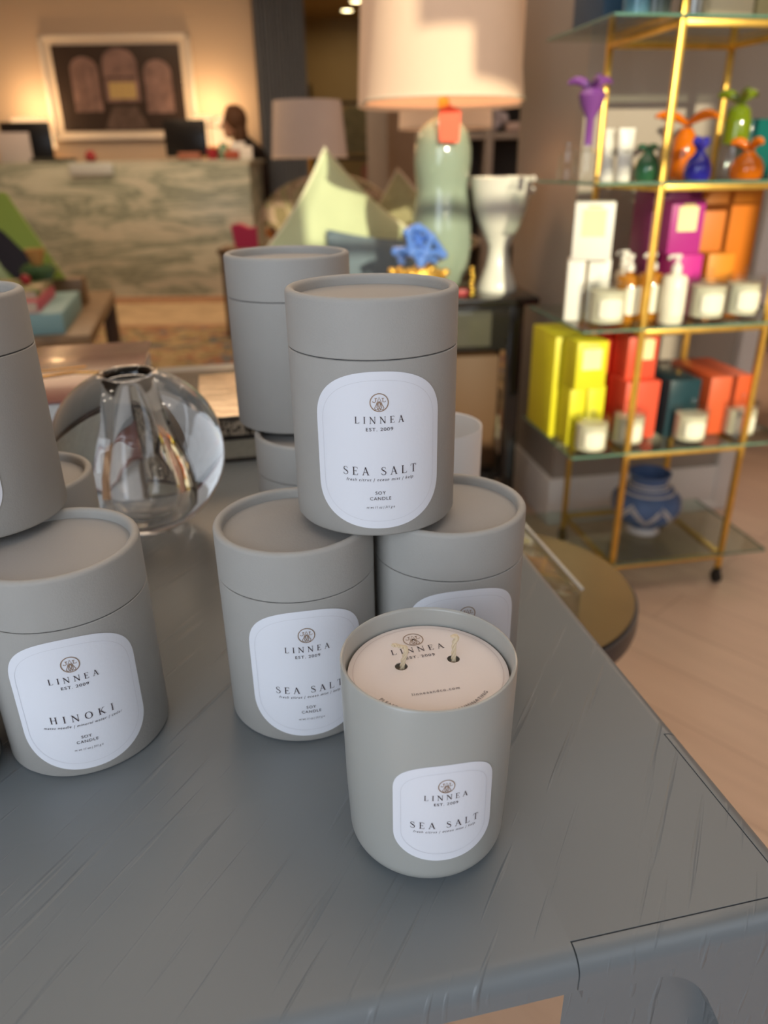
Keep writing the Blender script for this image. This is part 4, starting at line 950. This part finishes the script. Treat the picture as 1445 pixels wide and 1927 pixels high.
# arched front rail of the leg, thicker than the block behind it
P = [(CU-.0005, z0+.001)]
P += [(bx+.003, z0+.001), (bx+.003, z0-.007)]
for i in range(15):
    s = i/14; P.append((bx+.004+.072*s, z0-.008+.0025*sin(pi*s)-.16*max(0, s-.45)**2.6))
P += [(bx+.084, z0-.06), (bx+.092, z0-.14), (bx+.099, z0-.30), (bx+.099, z0-.72+.001), (CU-.0005, z0-.72+.001)]
make('leg_bracket', G().add(prism(P, .013, 'y'), T(0, CV+.0138, 0)), PAINT, t, angle=30)
for x, y in ((CU-W_, CV), (CU-W_, CV+L_-.11), (CU-.11, CV+L_-.11)):
    make('leg', G().add(box(.10, .10, TH-TT, .006, cx=x+.055, cy=y+.055)), PAINT, t)

# ============================================================ CANDLE TUBES
R, H, LID = .047, .1297, .0303
def candle_tube(label, x, y, z, az, scent, group='grey cardboard candle tubes'):
    t = thing('candle_tube', label, 'candle box', (x, y, z), rad(az), group)
    hb = H-LID-.0006
    make('tube_body', G().add(lathe([(0, .001), (R-.004, .001), (R-.003, 0), (R-.001, .0006), (R, .002), (R, hb-.0004), (R-.0004, hb), (R-.003, hb), (R-.003, hb+.003), (0, hb+.003)], 128)), CARD, t)
    z0 = H-LID; q = .0026
    prof = [(R-.0028, z0+.0002), (R-.0004, z0), (R, z0+.0004), (R, H-q)]+[(R-q+q*cos(a), H-q+q*sin(a)) for a in [pi*i/10 for i in range(1, 10)]]+[(R-2*q, H-q), (R-2*q, H-.0062)]
    lid = make('lid', G().add(lathe(prof, 128)), CARD, t)
    make('lid_disc', G().add(lathe([(0, H-.0058), (R-2*q+.0004, H-.0058), (R-2*q+.0004, H-.008), (0, H-.008)], 96)), CARDTOP, lid)
    make('neck', G().add(lathe([(R-.0012, hb-.001), (R-.0012, z0+.002)], 96)), CARDIN, t)
    if scent:
        it = [('emblem', emblem(.0047), .0776, FOIL, 0), ('brand_name', serif('LINNEA', .0037, .0262), .0664, INK, 0),
              ('est_line', sans('EST. 2009', .0019, .0143), .0623, INK, 0)]
        if scent == 'S': it += [('scent_name', serif('SEA SALT', .0046, .0405), .0375, INK, 0), ('scent_notes', sans('fresh citrus | ocean mist | kelp', .0017, .0370, .3, 1.25), .0341, INK, 0)]
        else: it += [('scent_name', serif('HINOKI', .0046, .0345), .0400, INK, 0), ('scent_notes', sans('matsu needle | mineral water | cedar', .0017, .0430, .3, 1.2), .0362, INK, 0)]
        dz = 0 if scent == 'S' else .0015
        it += [('candle_type', sans('SOY', .0019, .0056), .0262+dz, INK, 0), ('candle_type', sans('CANDLE', .0019, .0116), .0229+dz, INK, 0),
               ('net_weight', sans('nt wt 11 oz | 311 g e', .0014, .0155, .3, 1.1), .0180+dz, INK, 0)]
        put_label(t, R, .0497, .0355, .0440, .0265, it)
    return t
candle_tube('grey Sea Salt candle tube resting on top of two others at centre', -.0049, .4192, TH+H, 3.9, 'S')
candle_tube('grey Sea Salt candle tube at table level, left under the centre one', -.0537, .4006, TH, 10.8, 'S')
candle_tube('grey Sea Salt candle tube right under the centre one, behind the glass candle', .0400, .4208, TH, 9.8, 'S')
candle_tube('grey Hinoki candle tube at table level on the left', -.1862, .3743, TH, 21, 'H')
candle_tube('grey candle tube stacked at the left edge, its label mostly out of frame', -.2425, .4152, TH+H, 0.5, 'S')
candle_tube('grey candle tube standing tall at the back on another tube, label turned away', -.0705, .5947, TH+H, 150, 'S')
candle_tube('grey candle tube under the tall back one, mostly hidden', -.0540, .5650, TH, 160, 'S')
p = atz(153, 903, TH+H)
candle_tube('grey candle tube behind the Hinoki stack, only its lid rim showing', p.x-.047, p.y+.012, TH, 120, 'S')
candle_tube('grey candle tube at the lower left edge of the photo, a sliver visible', -.276, .333, TH, 60, 'S')
# loose clip: hidden neighbour support keeps the back stack level

# ------------------------------------------------------------ the open glass candle
def glass_candle():
    x, y = .0198, .2917; r, h = .0418, .1088
    t = thing('glass_candle', 'open grey glass Sea Salt candle with two wicks, standing in front', 'candle', (x, y, TH), rad(8.7))
    rb = .010
    prof = [(0, 0), (r-.012, 0)]+[(r-.0022-rb+rb*cos(a), rb+rb*sin(a)) for a in [-pi/2+pi/2*i/8 for i in range(1, 9)]]+[(r-.0010, .04), (r, h-.0012), (r-.0004, h-.0003), (r-.0011, h), (r-.0018, h-.0004), (r-.0022, h-.0014), (r-.0024, .09), (r-.004, .05), (r-.004, .014), (0, .010)]
    make('tumbler', G().add(lathe(prof, 128)), SATIN, t)
    zd = .0985
    make('wax', G().add(lathe([(0, .0102), (r-.0042, .0142), (r-.0042, .05), (r-.0026, .085), (r-.0026, zd-.0032), (0, zd-.0032)], 96)), mat('soy_wax', (.70, .62, .50), rough=.5, sub=.1), t)
    # dust cover disc with two wick holes
    D = G(); ro = .0383; a_ = rad(12-8.7)
    holes = [((x1-x)*1.0, (y1-y)*1.0) for x1, y1 in ((.0072, .2955), (.0328, .3010))]
    c8, s8 = cos(-rad(8.7)), sin(-rad(8.7)); holes = [(a*c8-b_*s8, a*s8+b_*c8) for a, b_ in holes]
    bm = bmesh.new()
    o_ = [bm.verts.new((ro*cos(2*pi*i/96), ro*sin(2*pi*i/96), zd)) for i in range(96)]; es = [bm.edges.new((o_[i], o_[(i+1) % 96])) for i in range(96)]
    for hx, hy in holes:
        q = [bm.verts.new((hx+.0031*cos(2*pi*i/28), hy+.0031*sin(2*pi*i/28), zd)) for i in range(28)]; es += [bm.edges.new((q[i], q[(i+1) % 28])) for i in range(28)]
    res = bmesh.ops.triangle_fill(bm, use_beauty=True, edges=es)
    bad = [f for f in bm.faces if any(((f.calc_center_median().x-hx)**2+(f.calc_center_median().y-hy)**2) < .0028**2 and all(((v.co.x-hx)**2+(v.co.y-hy)**2) < .0033**2 for v in f.verts) for hx, hy in holes)]
    bmesh.ops.delete(bm, geom=bad, context='FACES')
    ex = bmesh.ops.extrude_face_region(bm, geom=list(bm.faces)); 
    for v in [e for e in ex['geom'] if isinstance(e, bmesh.types.BMVert)]: v.co.z += .0004
    dc = make('dust_cover', D.add(bm_vf(bm)), mat('blush_paper', (.80, .72, .68), rough=.65, bump=.05, bscale=300), t)
    zt = zd+.0006
    def flat(vf, cx, cy, name, mt, par=dc):
        V = [(cx+px, cy+py) for px, py in vf[0]]; ca, sa = cos(a_), sin(a_)
        make(name, G().add(([(X*ca-Yy*sa, X*sa+Yy*ca, zt) for X, Yy in V], vf[1])), mt, par)
    flat(emblem(.0050), -.0005, .0265, 'emblem', FOIL)
    flat(serif('LINNEA', .0040, .0270), -.0005, .0160, 'brand_name', INK)
    flat(sans('EST. 2009', .0019, .0145), -.0005, .0110, 'est_line', INK)
    flat(sans('linneaandco.com', .0019, .0225, 0, 1.3), -.0005, -.0165, 'web_address', INK)
    vf = sans('PLEASE REMOVE BEFORE ILLUMINATING', .0018, .058, 0, 1.15); rt_ = .0312
    flat(([((rt_-py)*sin(px/rt_-.12), -(rt_-py)*cos(px/rt_-.12)) for px, py in vf[0]], vf[1]), 0, 0, 'rim_text', INK)
    make('printed_ring', G().add((lambda q: ([(a, b_, zt) for a, b_ in q[0]], q[1]))(ribbon([(.0358*cos(2*pi*i/96), .0358*sin(2*pi*i/96)) for i in range(96)], .0002, True))), mat('blush_line', (.60, .50, .47)), dc)
    WK = mat('cotton_wick', (.72, .60, .42), rough=.9)
    for k, ((hx, hy), pts) in enumerate(zip(holes, ([(0, 0, -.003), (.0008, 0, .003), (.0026, .001, .0085), (.0020, .001, .0105), (-.0015, .001, .0118), (-.0036, .001, .0125)],
                                                    [(0, 0, -.003), (0, 0, .003), (.0004, .001, .0095), (.0018, .001, .0115), (.0010, .001, .013), (-.0004, .001, .0128)]))):
        g = G(); n = 40
        def path(s):
            f = s*(len(pts)-1); i = min(int(f), len(pts)-2); f -= i; return Vector(pts[i])*(1-f)+Vector(pts[i+1])*f
        for ph in (0, 2.1, 4.2):
            g.add(tube([path(i/n)+Vector((.0007*cos(i*.55+ph)+hx, .0007*sin(i*.55+ph)+hy, zd)) for i in range(n+1)], .00062, 6))
        make('wick', g, WK, t)
    Rl = r-.0010
    it = [('emblem', emblem(.0037), .0668, FOIL, 0), ('brand_name', serif('LINNEA', .0030, .0205), .0588, INK, 0), ('est_line', sans('EST. 2009', .0015, .0112), .0556, INK, 0),
          ('scent_name', serif('SEA SALT', .0038, .0330), .0415, INK, 0), ('scent_notes', sans('fresh citrus | ocean mist | kelp', .0013, .0300, .3, 1.25), .0388, INK, 0)]
    put_label(t, Rl+.0004, .0498, .0247, .0292, .0165, it)
glass_candle()

# ------------------------------------------------------------ white cup behind
jx, jy = .0500, .655
t = thing('tumbler', 'plain white tumbler behind the right candle tube', 'tumbler', (jx, jy, TH))
make('cup', G().add(lathe([(0, 0), (.036, 0), (.040, .004), (.041, .100), (.0405, .101), (.0395, .100), (.038, .01), (0, .008)], 64)), mat('matte_white', (.80, .79, .77), rough=.4), t)
# ------------------------------------------------------------ glass globe
p = atz(262, 848, TH+.078)
rg = .0785
t = thing('glass_globe', 'heavy clear glass globe with a round opening on top, beside the Hinoki tubes', 'vase', (p.x, p.y, TH))
a1 = rad(69)
pr = [(0, .0006), (.022, .0)]+[(rg*cos(a), rg+rg*sin(a)-.0012) for a in [rad(-72+(141)*i/40) for i in range(41)]]
zt = pr[-1][1]; rt0 = pr[-1][0]
pr += [(rt0-.003, zt+.0022), (rt0-.007, zt+.001), (rt0-.009, zt-.004), (.0185, zt-.012), (.0190, zt-.03), (.0205, zt-.05), (.0245, zt-.068), (.0295, zt-.084), (.0315, zt-.098), (.029, zt-.112), (.020, zt-.121), (0, zt-.125)]
make('body', G().add(lathe(pr, 96)), GLASS, t, angle=60)

# ------------------------------------------------------------ books on the display table
def tl(u, v): return (u*cos(YA)-v*sin(YA), u*sin(YA)+v*cos(YA))
RCV = mat('glossy_maroon_cover', (.15, .055, .045), rough=.24, noise=.5, nscale=5, coat=.15)
rc = (-.266, .786)
def brc(u, v): return (rc[0]+u*cos(YA)-v*sin(YA), rc[1]+u*sin(YA)+v*cos(YA))
x, y = brc(-.17, .145); book('thick pale grey book at the bottom of the stack behind the globe', x, y, TH, .32, .28, .045, mat('pale_grey_cloth', (.30, .30, .29), rough=.7), YA, pages=(.5, .48, .45))
tb = book('large glossy maroon art book on top of the pale grey book', *brc(-.17, .145), TH+.0453, .34, .29, .049, RCV, YA, pages=(.55, .52, .48))
make('gold_title', G().add(tube([(-.07, -.03, .0493), (-.03, -.045, .0493), (0, -.02, .0493), (.04, -.04, .0493), (.09, -.02, .0493), (.12, -.03, .0493)], .0022, 6)).add(tube([(-.05, -.0, .0493), (.02, -.01, .0493), (.10, .005, .0493)], .0013, 6)), mat('gold_foil', (.75, .42, .12), rough=.2, metal=.8), tb)
bc = atz(442, 868, TH)
def bbc(u, v): return (bc.x+u*cos(YA)-v*sin(YA), bc.y+u*sin(YA)+v*cos(YA))
BKC = mat('black_cloth_cover', (.018, .013, .012), rough=.4)
x, y = bbc(-.024, .115)
book('thick black book with cream pages under the silver labelled one', x, y, TH, .155, .235, .030, BKC, YA+pi, pages=(.40, .37, .29))
tb = book('black book with a shiny silver cover plate on top of another', x, y, TH+.0305, .155, .235, .024, BKC, YA, pages=(.3, .26, .2))
make('silver_plate', G().add(box(.085, .20, .001, .0003, 1, cx=.030, cy=-.015, cz=.0242)), mat('brushed_silver', (.75, .66, .54), rough=.16, metal=1, bump=.3, bscale=25), tb)
make('spine_pattern', G().add(box(.145, .0012, .017, cx=0, cy=-.1182, cz=.003)), patterned('speckled_spine', [(.02, .015, .01), (.4, .34, .26), (.02, .015, .01)], 120), tb)
